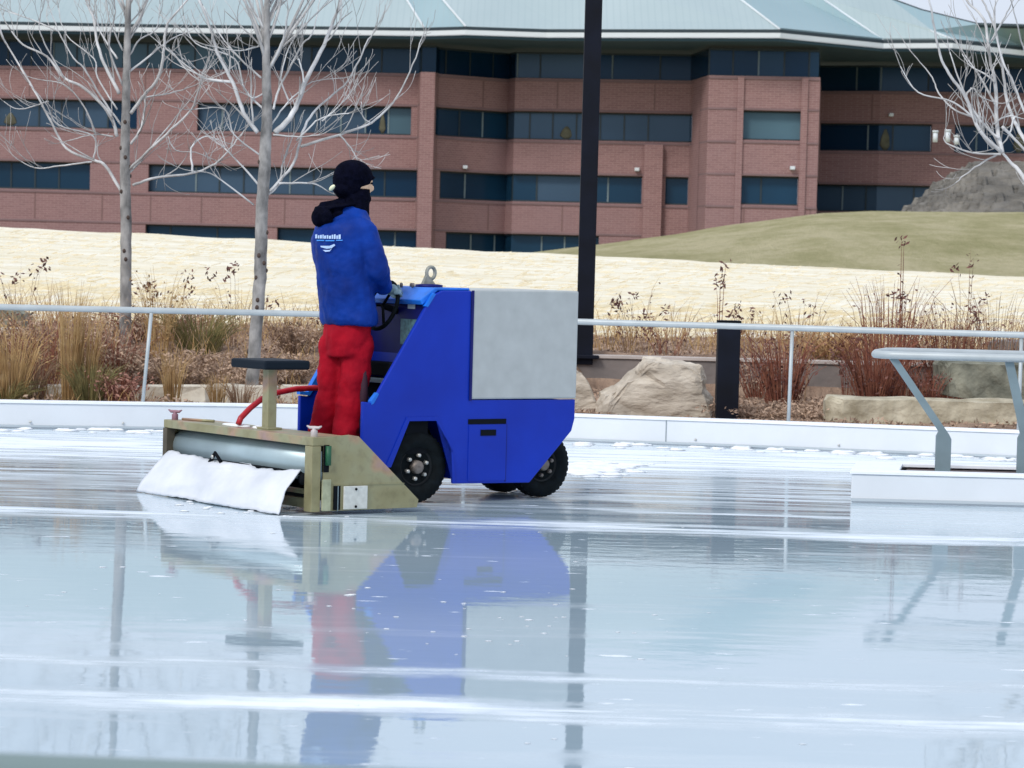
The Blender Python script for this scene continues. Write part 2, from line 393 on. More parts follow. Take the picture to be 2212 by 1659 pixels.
for px in (70, 264, 457, 1500, 1800, 2180):
    x = at(px, 930, 23.1).x; y = interp(DASH, x)
    MB().disc([(0, .010), (.01, .010), (.012, .004)], (x, y, .055), (0, -1, 0), 8).build('bolt', M['bolt'], db)

# far handrail
RL = [(x, y + .10) for x, y in DL]
fr = empty('rink_handrail', 'thin pale grey tube handrail running the width of the far rink edge', 'handrail', (0, 23.2, 0))
MB().tube([(x, y, 1.0 + .0) for x, y in RL], .027, 10).build('top_rail', M['rail'], fr)
for (px, lean) in ((312, .03), (1004, .0), (1697, .005), (2166, .0), (-380, 0)):
    x = at(px, 880, 23.2).x; y = interp(DASH, x) + .10
    MB().tube([(x - lean, y, .18), (x + lean, y, .98)], .0155, 8).build('post', M['rail'], fr)

# near handrail crossing the bottom-left corner, right in front of the photographer
a = at(-60, 1628, 3.0); b_ = at(620, 1655, 3.1); d = b_ - a
nr = empty('near_handrail', 'blurred grey green tube handrail close to the camera in the bottom left corner', 'handrail', (a.x, a.y, 0))
MB().tube([a - d*2 + Vector((0,0,-.022)), a + Vector((0,0,-.022)), b_ + Vector((0,0,-.022)), b_ + d*3 + Vector((0,0,-.022))], .024, 14).build('top_rail', M['nearrail'], nr)
for k in (-1.2, 2.6):
    p = a + d * k; MB().tube([(p.x, p.y, 0), (p.x, p.y, p.z - .03)], .02, 10).build('post', M['nearrail'], nr)

# ------------------------------------------------------------------ near island of white dasher on the right and its loop handrail
isl = empty('dasher_island', 'low white plastic dasher box with open dark middle at the right edge of the ice', 'dasher box', (3, 18, 0))
ix0, ix1, iy0, iy1 = 2.17, 6.2, 17.60, 18.55
def Ti(p):                                      # local: slant the left end
    return Vector((p.x + (p.y - iy0) * .17 * (1 if p.x < 3 else 0), p.y, p.z))
mb = MB(); mb.box((ix0, iy0, -.02), (ix1, iy0+.05, .18), Ti); mb.box((ix0, iy1-.05, -.02), (ix1, iy1, .18), Ti); mb.box((ix0, iy0+.05, -.02), (ix0+.05, iy1-.05, .18), Ti)
mb.box((ix1-.05, iy0+.05, -.02), (ix1, iy1-.05, .18), Ti); mb.build('panel', M['white'], isl, .006)
mb = MB(); mb.box((ix0-.01, iy0-.01, .182), (ix1, iy0+.15, .205), Ti); mb.box((ix0-.01, iy1-.18, .182), (ix1, iy1+.01, .205), Ti); mb.box((ix0-.01, iy0+.15, .182), (ix0+.30, iy1-.18, .205), Ti)
mb.build('cap_rail', M['snow'], isl, .004)
MB().box((ix0, iy0-.014, .012), (ix1, iy0-.002, .03), Ti).build('kick_strip', mat('grey plastic strip', (.48, .54, .58), .5), isl)
MB().box((ix0+.06, iy0+.06, 0), (ix1-.06, iy1-.06, .15), Ti).build('inner_floor', M['retain'], isl)
MB().box((2.50, iy0+.05, .15), (ix1-.06, iy1-.10, .172), Ti).build('mat', mat('shaded hollow brown', (.10, .075, .075), .9), isl)  # dark sheet standing for the open hollow, its shade put into the colour
lr = empty('loop_handrail', 'long rounded loop handrail of pale grey tube on bent flat legs at the right', 'handrail', (2.8, 18, .17))
zr = .935; ny_, fy_ = 17.92, 18.9
xl = at(1900, 770, 17.95).x
loop = [(xl + .09, ny_, zr), (xl+.02, ny_ + .05, zr), (xl - .01, ny_ + .17, zr), (xl + .03, ny_ + .42, zr), (xl + .15, fy_ - .12, zr), (xl + .26, fy_, zr), (6.0, fy_ - .02, zr), (6.08, fy_ - .1, zr), (6.08, ny_ + .1, zr), (6.0, ny_, zr)]
MB().tube(loop, .026, 12, closed=True).build('top_rail', M['rail'], lr)
def leg(xb, dx, topx):
    y = 17.95
    poly = [(xb-.05, .176), (xb+.05, .176), (xb+.05, .40), (xb+.035, .43), (topx+.028, .91), (topx-.028, .91), (xb-.035, .45), (xb-.05, .42)]
    MB().prism(poly, y - .012, y + .012, lambda p: p).build('leg', M['steel'], lr, .003)
    MB().box((xb-.09, y-.06, .172), (xb+.09, y+.06, .184)).build('base_plate', M['steel'], lr, .003)
x1 = at(2036, 1015, 17.95).x; leg(x1, 0, at(1930, 785, 17.95).x)
x2 = at(2212, 1020, 17.95).x; leg(x2, 0, at(2180, 785, 17.95).x)
leg(5.4, 0, 5.3)

# ------------------------------------------------------------------ resurfacer
TH = R(36); O = gnd(915, 1088)
U = Vector((math.cos(TH), math.sin(TH), 0)); V = Vector((-math.sin(TH), math.cos(TH), 0))
def T(p): return O + U * p.x + V * p.y + Vector((0, 0, p.z))
mc = empty('ice_resurfacer', 'small blue ice resurfacing machine with a silver front tank and a rear blade box', 'ice resurfacer', tuple(O), TH)
W = .74
side = [(-.45,.10),(-.45,.618),(-.385,.612),(-.35,.665),(.03,1.255),(.10,1.285),(.316,1.287),(.322,.624),(1.128,.622),(1.128,.50),(1.106,.425),(.79,.108),(.215,.115),(.196,.313),(.085,.512),(-.135,.512),(-.262,.235),(-.262,.10)]
MB().prism(side, 0, .03, T).build('side_panel', M['blue'], mc, .006)
MB().prism(side, W-.03, W, T).build('side_panel', M['blue'], mc, .006)
core = [(.05,1.26),(.10,1.283),(.316,1.283),(.316,.63),(1.12,.615),(1.12,.50),(1.098,.425),(.82,.16),(.65,.13),(.24,.14),(.22,.40),(.13,.54),(-.16,.54),(-.20,.60),(.02,.66),(-.02,.75)]
MB().prism(core, .031, W-.031, T).build('body', M['blue'], mc, .004)
arch = [(.24,.12),(.22,.33),(.10,.535),(-.15,.535),(-.27,.25),(-.262,.10)]
MB().prism([(.29,.10),(.29,.54),(-.30,.54),(-.30,.10)], .26, .30, T).build('wheel_well', M['hole'], mc)
MB().prism([(.70,.12),(1.05,.12),(1.05,.40),(.70,.40)], .22, .50, T).build('axle_housing', M['hole'], mc, .02)
MB().prism([(.318,.628),(1.131,.628),(1.131,1.300),(.318,1.296)], -.006, W+.006, T).build('tank', M['tank'], mc, .010)
MB().prism([(.312,.62),(.330,.62),(.330,1.29),(.312,1.29)], -.009, -.004, T).build('tank_edge', M['blue_in'], mc)
# step and inner well
MB().box((-.45, .031, .10), (-.20, W-.031, .30), T).build('footwell', M['hole'], mc, .004)
MB().box((-.72, .06, .26), (-.45, W-.06, .30), T).build('platform', M['hole'], mc, .004)
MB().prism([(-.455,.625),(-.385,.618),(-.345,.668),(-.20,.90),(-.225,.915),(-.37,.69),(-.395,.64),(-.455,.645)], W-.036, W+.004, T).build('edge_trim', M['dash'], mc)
# console face (slopes between the side panels) and sill
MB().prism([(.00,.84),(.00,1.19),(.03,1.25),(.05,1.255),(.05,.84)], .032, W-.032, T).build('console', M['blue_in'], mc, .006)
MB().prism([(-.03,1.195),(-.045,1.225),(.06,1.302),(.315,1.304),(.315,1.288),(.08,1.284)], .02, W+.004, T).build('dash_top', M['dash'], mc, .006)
MB().box((-.14, .032, .76), (-.0, W-.032, .84), T).build('shelf', M['hole'], mc, .004)
MB().box((-.17, .05, .715), (-.0, W-.05, .745), T).build('inner_rail', M['steel'], mc, .004)
MB().prism([(-.12,.30),(-.12,.71),(.04,.71),(.04,.30)], .033, W-.033, T).build('inner_panel', M['hole'], mc)
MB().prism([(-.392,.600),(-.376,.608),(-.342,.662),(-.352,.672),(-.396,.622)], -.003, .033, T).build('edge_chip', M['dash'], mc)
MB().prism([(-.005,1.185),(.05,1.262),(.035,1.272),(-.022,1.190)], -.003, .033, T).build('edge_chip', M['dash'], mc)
cz = lambda y: uzv(y)
def on_plane_u(px, py, u):                     # pixel -> point in the cross plane u = const
    r = ray(px, py); C0 = Vector((0, 0, H)); t_ = ((O + U * u) - C0).dot(U) / r.dot(U); P = C0 + r * t_ - O
    return P.dot(V), P.z
def panel_u(x0, y0, x1, y1, u, m_, name, par, th=.004):
    a_ = on_plane_u(x0, (y0+y1)/2, u); b1 = on_plane_u(x1, (y0+y1)/2, u); zt = on_plane_u((x0+x1)/2, y0, u)[1]; zb = on_plane_u((x0+x1)/2, y1, u)[1]
    v0, v1 = max(.034, min(a_[0], b1[0])), max(a_[0], b1[0])
    return MB().box((u - th, v0, zb), (u, v1, zt), T).build(name, m_, par)
panel_u(882, 655, 897, 667, -.002, M['decal_light'], 'sticker', mc)
panel_u(866, 690, 925, 745, -.002, M['decal'], 'instruction_plate', mc)
# side door, seam, slot, handle
def side_box(x0, y0, x1, y1, m_, name, v=-.004, v1=.002):
    u0, z0 = uz(x0, (y0+y1)/2, 0)[0], uz((x0+x1)/2, y1, 0)[1]; u1, z1 = uz(x1, (y0+y1)/2, 0)[0], uz((x0+x1)/2, y0, 0)[1]
    return MB().box((u0, v, z0), (u1, v1, z1), T).build(name, m_, mc)
def uz(px, py, v):
    r = ray(px, py); C0 = Vector((0, 0, H)); t_ = ((O + V * v) - C0).dot(V) / r.dot(V); P = C0 + r * t_ - O
    return P.dot(U), P.z
side_box(1011, 905, 1093, 916, M['hole'], 'slot', -.003)
side_box(1037, 927, 1070, 941, M['hole'], 'door_pull', -.003)
side_box(1091, 916, 1093.5, 1040, M['blue_in'], 'door_seam', -.002)
side_box(1011, 917, 1092, 1038, M['blue'], 'door', -.0045)
side_box(1037, 928, 1070, 941, M['hole'], 'door_handle', -.008)
MB().prism([(-.285,.225),(-.245,.225),(-.120,.500),(.075,.500),(.182,.306),(.205,.31),(.225,.12),(.205,.118),(.190,.316),(.085,.524),(-.140,.524)], -.006, -.001, T).build('arch_lip', M['blue'], mc)
# lifting eye with its flange, filler caps
q = T(Vector((.17, .25, 0)))
MB().disc([(1.298, .085), (1.318, .085), (1.322, .05)], (q.x, q.y, 0), (0, 0, 1), 20).build('filler_cap', M['blue_in'], mc)
ey = Vector((q.x, q.y, 1.318))
mb = MB(); pr = []
for i in range(16):
    g_ = 2*math.pi*i/16; pr.append(ey + U * (.031*math.cos(g_)*1.0 + .012) + Vector((0,0,.072 + .037*math.sin(g_))))
mb.tube(pr, .0115, 8, closed=True); mb.add([ey+U*x_+V*y_+Vector((0,0,z_)) for x_,y_,z_ in ((-.055,-.012,0),(.045,-.012,0),(.045,.012,0),(-.055,.012,0),(-.022,-.010,.065),(.010,-.010,.040),(.010,.010,.040),(-.022,.010,.065))], [(0,3,2,1),(4,5,6,7),(0,1,5,4),(1,2,6,5),(2,3,7,6),(3,0,4,7)])
mb.build('lifting_eye', mat('weathered cast metal', (.22, .24, .20), .6, .3, scale=30, col2=(.42, .42, .36)), mc, .002)
for (uu, vv) in ((.02, .33), (.06, .26), (.10, .34)):
    MB().disc([(0, .010), (.022, .010), (.03, .006)], T(Vector((uu, vv, 1.296))), (0, 0, 1), 8).build('fitting', M['hub'], mc)
# wheels
def wheel(u, v0, v1, r, z, face):
    c_ = T(Vector((u, 0, z))); wd = v1 - v0; c0 = T(Vector((u, v0 if face < 0 else v1, z))); ax = V * (1 if face < 0 else -1)
    tp = [(.030, r*.52), (.004, r*.60), (.0, r*.78), (.008, r*.92), (.022, r*.985), (.03, r), (wd-.03, r), (wd-.01, r*.93), (wd, r*.75), (wd-.01, r*.5)]
    wh = MB().disc(tp, c0, ax, 40).build('wheel', M['dark'], mc)
    rm = MB().disc([(.035, r*.55), (.02, r*.53), (.035, r*.46), (.05, r*.36), (.035, r*.30), (.035, r*.02)], c0, ax, 30).build('rim', M['rim'], wh)
    MB().disc([(.036, r*.20), (-.004, r*.18), (-.012, r*.12), (-.012, .001)], c0, ax, 14).build('hub_cap', M['hub'], rm)
    nn = 6; mb = MB(); a_ = U; 
    for i in range(nn):
        g_ = 2*math.pi*i/nn + .35; p = c0 + (U*math.cos(g_) + Vector((0,0,1))*math.sin(g_)) * r * .33
        mb.disc([(.036, .014), (.006, .013), (.0, .008)], p, ax, 7)
    mb.build('lug_nuts', M['bolt'] if face < 0 and u < .5 else M['hub'], rm)
    mb = MB()                                  # tread blocks
    for i in range(36):
        g_ = 2*math.pi*i/36; dr = U*math.cos(g_) + Vector((0,0,1))*math.sin(g_); tg = -U*math.sin(g_) + Vector((0,0,1))*math.cos(g_)
        for (b0, b1) in ((.022, wd*.46), (wd*.54, wd-.022)):
            vs = [c0 + ax*b + dr*rr + tg*tt for b in (b0, b1) for rr in (r-.004, r+.0012) for tt in (-.011, .011)]
            mb.add(vs, [(0,1,3,2),(4,6,7,5),(0,4,5,1),(2,3,7,6),(0,2,6,4),(1,5,7,3)])
    mb.build('tread', M['dark'], wh)
wheel(-.035, .015, .145, .216, .220, -1)
wheel(-.035, W-.145, W-.015, .216, .220, 1)
wheel(.975, .10, .22, .205, .209, -1)
wheel(.975, .48, .60, .205, .209, -1)

# conditioner (rear blade box)
cn = empty  # noqa
e0, e1 = -.45, 1.29                            # near / far ends along V
plate = [(-1.0,.022),(-1.0,.444),(-.83,.456),(-.765,.446),(-.342,.072),(-.352,.026)]
MB().prism(plate, e0, e0+.012, T).build('end_plate', None or M['tan'], mc, .002)
pf = [(-1.04,.02),(-1.04,.44),(-.80,.44),(-.45,.10),(-.45,.02)]
MB().prism(pf, e1-.012, e1, T).build('end_plate', M['tan'], mc, .002)
MB().box((-1.075, e0, .395), (-.985, e1, .445), T).build('top_beam', M['tan'], mc, .004)
MB().box((-1.00, e0+.012, .436), (-.80, e1-.012, .444), T).build('top_plate', M['tan'], mc, .002)
MB().box((-1.08, e0-.004, .02), (-1.02, e0+.075, .394), T).build('corner_post', M['tan'], mc, .003)
MB().box((-1.08, e1-.05, .12), (-1.02, e1, .394), T).build('corner_post', mat('dark brown steel', (.10, .085, .06), .7, .2, var=.3, scale=12), mc, .003)  # far post coloured darker brown than the near one
MB().box((-1.03, e0+.08, .03), (-.99, e0+.40, .085), T).build('lower_beam', M['tan'], mc, .003)
MB().box((-1.03, e0+.08, .11), (-.99, e0+.40, .135), T).build('lower_beam', M['tan'], mc, .003)
c0 = T(Vector((-.93, e0+.02, .285))); c1 = T(Vector((-.93, e1-.03, .285)))
MB().tube([c0, c1], .105, 32).build('auger_drum', M['cyl'], mc)
MB().box((-.86, e0+.02, .06), (-.80, e1-.02, .40), T).build('blade_carrier', M['hole'], mc, .003)
MB().box((-1.0, e0-.004, .245), (-.965, e0+.05, .40), T).build('slide_recess', M['hole'], mc)
MB().disc([(0, .017), (.11, .017)], T(Vector((-.975, e0-.010, .285))), (0, 0, 1), 12).build('spring', M['green'], mc)
MB().box((-1.012, e0-.016, .025), (-.955, e0-.001, .205), T).build('slide_block', mat('pale zinc', (.40, .42, .28), .5, .2, var=.2, scale=25), mc, .003)
MB().box((-.93, e0-.006, .028), (-.885, e0-.001, .165), T).build('slot', M['hole'], mc)
MB().box((-.905, e0-.009, .022), (-.90, e0-.003, .165), T).build('runner_guide', M['steel'], mc)
rp = MB().box((-.865, e0-.014, .030), (-.705, e0-.0015, .163), T).build('white_plate', M['plate'], mc, .003)
for zz in (.145, .045):
    MB().disc([(0, .008), (.006, .007)], T(Vector((-.785, e0-.014, zz))), -V, 8).build('bolt', M['hole'], rp)
MB().prism([(-.99,.172),(-.45,.172),(-.445,.168),(-.99,.168)], e0-.004, e0, T).build('fold_line', M['tan'], mc)
def knob(u, v, m_):
    p = T(Vector((u, v, .444)))
    k_ = MB().disc([(0, .020), (.035, .020), (.04, .012), (.05, .012)], p, (0, 0, 1), 12).build('screw_handle', m_, mc, .001)
    z_ = Vector((0, 0, .052)); d_ = (V*.6 - U*.4).normalized() * .046
    MB().tube([p+z_-d_+Vector((0,0,.010)), p+z_-d_*.6, p+z_, p+z_+d_*.6, p+z_+d_+Vector((0,0,.010))], [.004, .009, .010, .009, .004], 8).build('wing_bar', m_, k_)
knob(-1.03, e0+.06, mat('pink zinc', (.55, .50, .50), .5, .2)); knob(-1.03, e1-.06, mat('dull pink zinc', (.30, .16, .20), .5, .2))
# snow lying on the beam
MB().ell((-.95, .62, .447), (.05, .15, .012), T).build('snow_patch', M['snow'], mc)
MB().ell((-.94, .38, .447), (.03, .05, .014), T).build('snow_patch', M['snow'], mc)
MB().tube([T(Vector((-1.0, e1-.1, .452))), T(Vector((-.92, e1-.35, .453)))], .008, 8).build('grab_bar', M['tan'], mc)
# towel
mb = MB(); n1, n2 = 60, 16; vs = []
t0, t1 = e1-.07, e0+.12
for j in range(n2+1):
    s_ = j/n2
    uu = -1.085 - .175*(s_**1.1) - .035*math.sin(s_*math.pi) ; zz = .245*(1-s_)**1.0 + .006 + .012*math.sin(s_*9)*(1-s_)
    for i in range(n1+1):
        v_ = t0 + (t1-t0)*i/n1; sp = .06*s_*(1-2*i/n1)
        wr = .009*math.sin(i*.43+s_*5+2*math.sin(i*.13)) + .010*math.sin(i*.21+1+s_*2) + .004*math.sin(i*1.7+s_*9) + .010*math.sin(i*.09+s_*14)*(1-s_) + .012*math.exp(-((s_-.28)/.09)**2)
        vs.append(T(Vector((uu + wr*(1 if s_ < .97 else .3), v_ + sp, max(zz + .5*wr, .005) - (.012*math.sin(i/n1*math.pi) if s_ < .3 else 0)))))
fs = [(j*(n1+1)+i, j*(n1+1)+i+1, (j+1)*(n1+1)+i+1, (j+1)*(n1+1)+i) for j in range(n2) for i in range(n1)]
mb.add(vs, fs, True).build('towel', M['towel'], mc, solid=.006)
MB().tube([T(Vector((-1.075, t0, .232))), T(Vector((-1.075, t1, .232)))], .012, 8).build('towel_bar', M['hole'], mc)
mb = MB(); vv_ = on_plane_u(468, 985, -1.09)[0]
mb.tube([T(Vector((-1.10, vv_+.09, .20))), T(Vector((-1.10, vv_, .285))), T(Vector((-1.10, vv_-.07, .235)))], .012, 6)
mb.build('towel_bracket', M['hole'], mc); MB().disc([(0, .012), (.01, .012)], T(Vector((-1.115, vv_, .262))), -U, 8).build('bolt', M['bolt'], mc)
MB().ell((-1.06, e0+.12, .20), (.03, .03, .035), T).build('clamp', M['hole'], mc)
# seat
MB().box((-.945, .265, .444), (-.885, .335, .80), T).build('seat_post', M['tan'], mc, .004)
MB().box((-.965, .23, .444), (-.865, .37, .456), T).build('seat_foot', M['tan'], mc, .003)
MB().box((-1.07, .10, .803), (-.76, .50, .857), T).build('seat', M['seat'], mc, .012)
# hose
hp = [(515, 916, .52), (520, 903, .53), (540, 882, .55), (565, 862, .57), (600, 848, .60), (640, 840, .62), (680, 838, .64), (720, 842, .62)]
pts = []
for (px, py, v_) in hp:
    u_, z_ = uz(px, py, v_); pts.append(T(Vector((u_, v_, z_))))
MB().tube(pts, .018, 10).build('hose', M['hose'], mc)
# steering wheel
wc = T(Vector((-.105, .34, 1.185)))
ax = (-U*.9 + Vector((0,0,1))*.28).normalized(); a_ = V; b2 = ax.cross(a_).normalized()
ring = [wc + a_*.15*math.cos(2*math.pi*i/28) + b2*.15*math.sin(2*math.pi*i/28) for i in range(28)]
sw = MB().tube(ring, .013, 8, closed=True).build('steering_wheel', M['dark'], mc)
mb = MB()
for g_ in (0, 2.1, 4.2): mb.tube([wc, wc + a_*.15*math.cos(g_) + b2*.15*math.sin(g_)], .009, 6)
mb.build('spokes', M['hole'], sw); MB().tube([wc, wc + (-ax)*.16], .02, 8).build('column', M['hole'], sw)

# ------------------------------------------------------------------ operator
def pv(px, py, v):
    u_, z_ = uz(px, py, v); return T(Vector((u_, v, z_)))
pc = T(Vector((-.44, .33, .30)))
pe = empty('person', 'person in blue jacket, red trousers and black hat driving the ice machine', 'person', tuple(pc))
FW = Vector((math.cos(R(30)), math.sin(R(30)), 0)); LT = Vector((-FW.y, FW.x, 0)); UP = Vector((0, 0, 1))
def ering(c_, rx, ry, ax_=None, n=20, fx=None):
    """ellipse ring: rx sideways, ry fore-aft"""
    A = LT; B = FW
    if ax_ is not None:
        ax_ = ax_.normalized(); A = (LT - ax_ * LT.dot(ax_)).normalized(); B = ax_.cross(A).normalized() * (-1)
        if B.dot(FW) < 0: B = -B
    return [c_ + A*(rx*math.cos(2*math.pi*i/n)) + B*(ry*math.sin(2*math.pi*i/n)) for i in range(n)]
hip = pv(752, 705, .33); chest = pv(748, 540, .33); neck = pv(757, 452, .33)
# jacket
J = MB()
def cc(px, py, v=.33): return pv(px, py, v)
prof = [(756, 702, .225, .150), (753, 690, .230, .160), (750, 650, .224, .160), (745, 600, .222, .162), (742, 560, .232, .170), (740, 520, .246, .172), (743, 490, .234, .158), (754, 468, .165, .118), (758, 455, .110, .095), (760, 446, .085, .085)]
J.loft([ering(cc(x, y), rx, ry) for x, y, rx, ry in prof])
shR = cc(757, 490) - LT*.175; shL = cc(738, 496) + LT*.20
elR = pv(814, 582, .10); haR = pv(829, 622, .24)
elL = shL + FW*.16 + UP*-.27 + LT*.02; haL = wc + V*.13 + UP*.03 - U*.05
def limb(mb, pts, rs, n=14): mb.tube(pts, rs, n)
limb(J, [shR + UP*.015 + LT*.04, shR - UP*.03, shR.lerp(elR, .5), elR, elR.lerp(haR, .5), haR], [.070, .086, .080, .072, .062, .050])
J.ell(tuple(elR), (.072, .072, .072))
limb(J, [shL + UP*.01 - LT*.04, shL - UP*.03, shL.lerp(elL, .5), elL, elL.lerp(haL, .5), haL], [.070, .084, .076, .068, .060, .048])
# trousers
P_ = MB()
P_.loft([ering(cc(752, 690), .178, .13), ering(cc(750, 715), .182, .132), ering(cc(748, 740), .178, .132), ering(cc(745, 770), .168, .122)])
ftL = T(Vector((-.47, .44, .0))); ftR = T(Vector((-.44, .215, .0)))
def legp(top, kn, an, ft):
    limb(P_, [top + UP*.05, top, top.lerp(kn, .5), kn, kn.lerp(an, .45), an, an - UP*.06], [.085, .098, .095, .088, .086, .088, .094], 18)
hL = cc(724, 745, .40); hR = cc(774, 745, .25)
kL = pv(716, 845, .41); kR = pv(762, 845, .235)
aL = pv(696, 945, .43); aR = pv(748, 945, .235)
legp(hL, kL, aL, ftL); legp(hR, kR, aR, ftR)
# body under the clothes, one surface: torso, legs, arms, neck, head
B = MB()
B.loft([ering(cc(752, 720), .15, .10), ering(cc(750, 620), .15, .11), ering(cc(748, 520), .17, .11), ering(cc(754, 470), .12, .08), ering(cc(759, 445), .062, .062), ering(cc(763, 415), .058, .060)])
hc = pv(766, 397, .33)
HF = Vector((math.cos(R(14)), math.sin(R(14)), -.08)).normalized(); HL_ = Vector((-HF.y, HF.x, 0)).normalized(); HU = HF.cross(HL_)
rotH = Matrix((HF, HL_, HU)).transposed()
B.ell(tuple(hc + HU*.02), (.098, .078, .112), rot=rotH, nu=20, nv=14)
B.ell(tuple(hc + HF*.045 - HU*.055), (.055, .055, .055), rot=rotH)            # jaw
B.ell(tuple(hc + HF*.105 - HU*.015), (.020, .013, .022), rot=rotH, nu=10, nv=7)    # nose
B.ell(tuple(hc + HF*.095 + HU*.025), (.014, .045, .012), rot=rotH, nu=10, nv=7)   # brow
B.ell(tuple(hc - HL_*.077), (.022, .012, .030), rot=rotH, nu=10, nv=7)            # ear
for (q0, q1, q2, q3) in ((hL, kL, aL, ftL), (hR, kR, aR, ftR)): limb(B, [q0, q1, q2, q2 - UP*.05], [.07, .05, .045, .045])
limb(B, [shR, elR, haR], [.05, .04, .03]); limb(B, [shL, elL, haL], [.05, .04, .03])
limb(B, [shL, cc(750, 490), shR], [.055, .09, .055])
body = B.build('body', M['skin'], pe, remesh=.009, smooth_it=2)
jk = J.build('jacket', M['jacket'], pe, remesh=.010, smooth_it=5)
tr_ = P_.build('trousers', M['pants'], pe, remesh=.010, smooth_it=4)
for o_, st_, sz_ in ((jk, .030, .11), (tr_, .028, .10)):      # folds of the cloth
    tx = bpy.data.textures.new('folds', 'CLOUDS'); tx.noise_scale = sz_; tx.noise_depth = 2
    md = o_.modifiers.new('folds', 'DISPLACE'); md.texture = tx; md.strength = st_; md.mid_level = .5; md.texture_coords = 'LOCAL'
MB().tube([pv(786, 790, .17), pv(785, 860, .16), pv(776, 935, .165)], [.018, .03, .02], 8).build('trouser_zip', M['stripe'], pe)
for ft, an in ((ftL, aL), (ftR, aR)):
    g = Vector((an.x, an.y, T(Vector((0,0,.30))).z))
    mb = MB(); mb.ell(tuple(g + FW*.05 + UP*.045), (.135, .055, .05), rot=Matrix((FW, LT, UP)).transposed()); mb.tube([g + UP*.05, an - UP*.02], [.06, .065], 12)
    mb.build('boot', M['black'], pe, remesh=.012, smooth_it=2)
# hat, gaiter, hood
h = MB()
h.ell(tuple(hc + HU*.048 - HF*.014), (.120, .106, .096), rot=rotH, nu=22, nv=14)
h.ell(tuple(hc + HU*.020 - HF*.045), (.092, .094, .10), rot=rotH, nu=20, nv=12)
h.ell(tuple(hc + HU*.048 + HF*.100), (.022, .05, .010), rot=rotH); h.ell(tuple(hc - HF*.075 - HU*.03), (.045, .07, .07), rot=rotH)
h.ell(tuple(hc - HU*.01 - HL_*.070 - HF*.02), (.05, .024, .06), rot=rotH)
h.build('hat', M['black'], pe, remesh=.008, smooth_it=1)
g = MB()
g.ell(tuple(hc + HF*.045 - HU*.082), (.068, .070, .042), rot=rotH); g.ell(tuple(pv(744, 410, .33)), (.07, .07, .05))
g.loft([ering(pv(762, 468, .33), .105, .10), ering(pv(764, 445, .33), .098, .095), ering(pv(768, 420, .33), .088, .088), ering(pv(770, 408, .33), .080, .085)])
g.build('neck_gaiter', M['black'], pe, remesh=.008, smooth_it=1)
g = MB()
hd = [(692, 448), (700, 470), (712, 486), (735, 470), (755, 455), (735, 436), (710, 440)]
g.loft([ering(pv(700, 446, .36) - FW*.02, .055, .030), ering(pv(706, 462, .34) - FW*.03, .10, .045), ering(pv(712, 478, .33) - FW*.03, .085, .035), ering(pv(714, 489, .33) - FW*.02, .03, .02)])
g.loft([ering(pv(708, 452, .35) - FW*.03, .06, .05), ering(pv(730, 446, .33), .09, .07), ering(pv(752, 440, .33), .095, .085)])
g.ell(tuple(pv(706, 470, .36) - FW*.05), (.05, .05, .06)); g.tube([pv(690, 440, .40), pv(716, 450, .36), pv(745, 445, .33)], [.012, .05, .06], 10)
g.tube([pv(724, 442, .36), pv(732, 468, .30), pv(712, 486, .32)], [.045, .05, .02], 10)
g.build('hood', M['black'], pe, remesh=.008, smooth_it=1)
MB().ell(tuple(pv(727, 406, .30) - FW*.03), (.012, .036, .014), rot=Matrix((FW, LT, UP)).transposed() @ Matrix.Rotation(R(-22), 3, 'X')).build('hat_tag', M['tag'], pe)
# eye
MB().ell(tuple(hc + HF*.098 - HL_*.034 + HU*.012), (.008, .010, .006), rot=rotH, nu=10, nv=7).build('eye', M['black'], pe)
# back print: a row of illegible pale marks over a swoosh, following the jacket back
Bk = lambda px, py: pv(px, py, .33)
def back(px, py, lift=.006):
    r = ray(px, py); C0 = Vector((0, 0, H))
    axisp = cc(740, py); n_ = FW
    # hit an elliptic cylinder (rx .20, ry .148) about the torso axis
    rx, ry = interp([(480, .225), (520, .246), (560, .232), (600, .222)], py) + lift, interp([(480, .155), (520, .172), (560, .170), (600, .162)], py) + lift
    o_ = C0 - axisp; ox, oy = o_.dot(LT)/rx, o_.dot(FW)/ry; dx, dy = r.dot(LT)/rx, r.dot(FW)/ry
    A_, B_, C_ = dx*dx+dy*dy, 2*(ox*dx+oy*dy), ox*ox+oy*oy-1
    D_ = B_*B_-4*A_*C_
    t_ = (-B_-math.sqrt(max(D_, 0)))/(2*A_)
    return C0 + r*t_
def patch(mb, quad):
    mb.add([back(x, y) for x, y in quad], [tuple(range(len(quad)))])
lm = MB(); x = 681.
gl = [(5, 9), (4, 7), (5, 8), (3, 9), (5, 7), (4, 8), (6, 7), (4, 9), (5, 10), (4, 8), (6, 10)]
for i, (wd, ht) in enumerate(gl):
    yb = 515 + i*.15
    patch(lm, [(x, yb), (x+wd*.75, yb-.4), (x+wd*.75, yb-ht), (x, yb-ht+.6)]); x += wd + .55
lm.build('back_lettering', M['print'], jk, solid=.002)
lm = MB()
for (x0, x1, y0, y1) in ((684, 700, 518, 520.5), (703, 722, 518.5, 521), (726, 740, 518, 520)): patch(lm, [(x0, y1), (x1, y1), (x1, y0), (x0, y0)])
lm.build('back_lettering', M['print2'], jk, solid=.002)
lm = MB()
for q_ in ([(692, 531), (712, 531), (722, 527), (724, 530), (716, 536), (706, 537), (693, 534)], [(697, 540), (712, 540), (717, 536.5), (712, 543), (703, 544)]): patch(lm, q_)
lm.build('back_emblem', M['print'], jk, solid=.002)
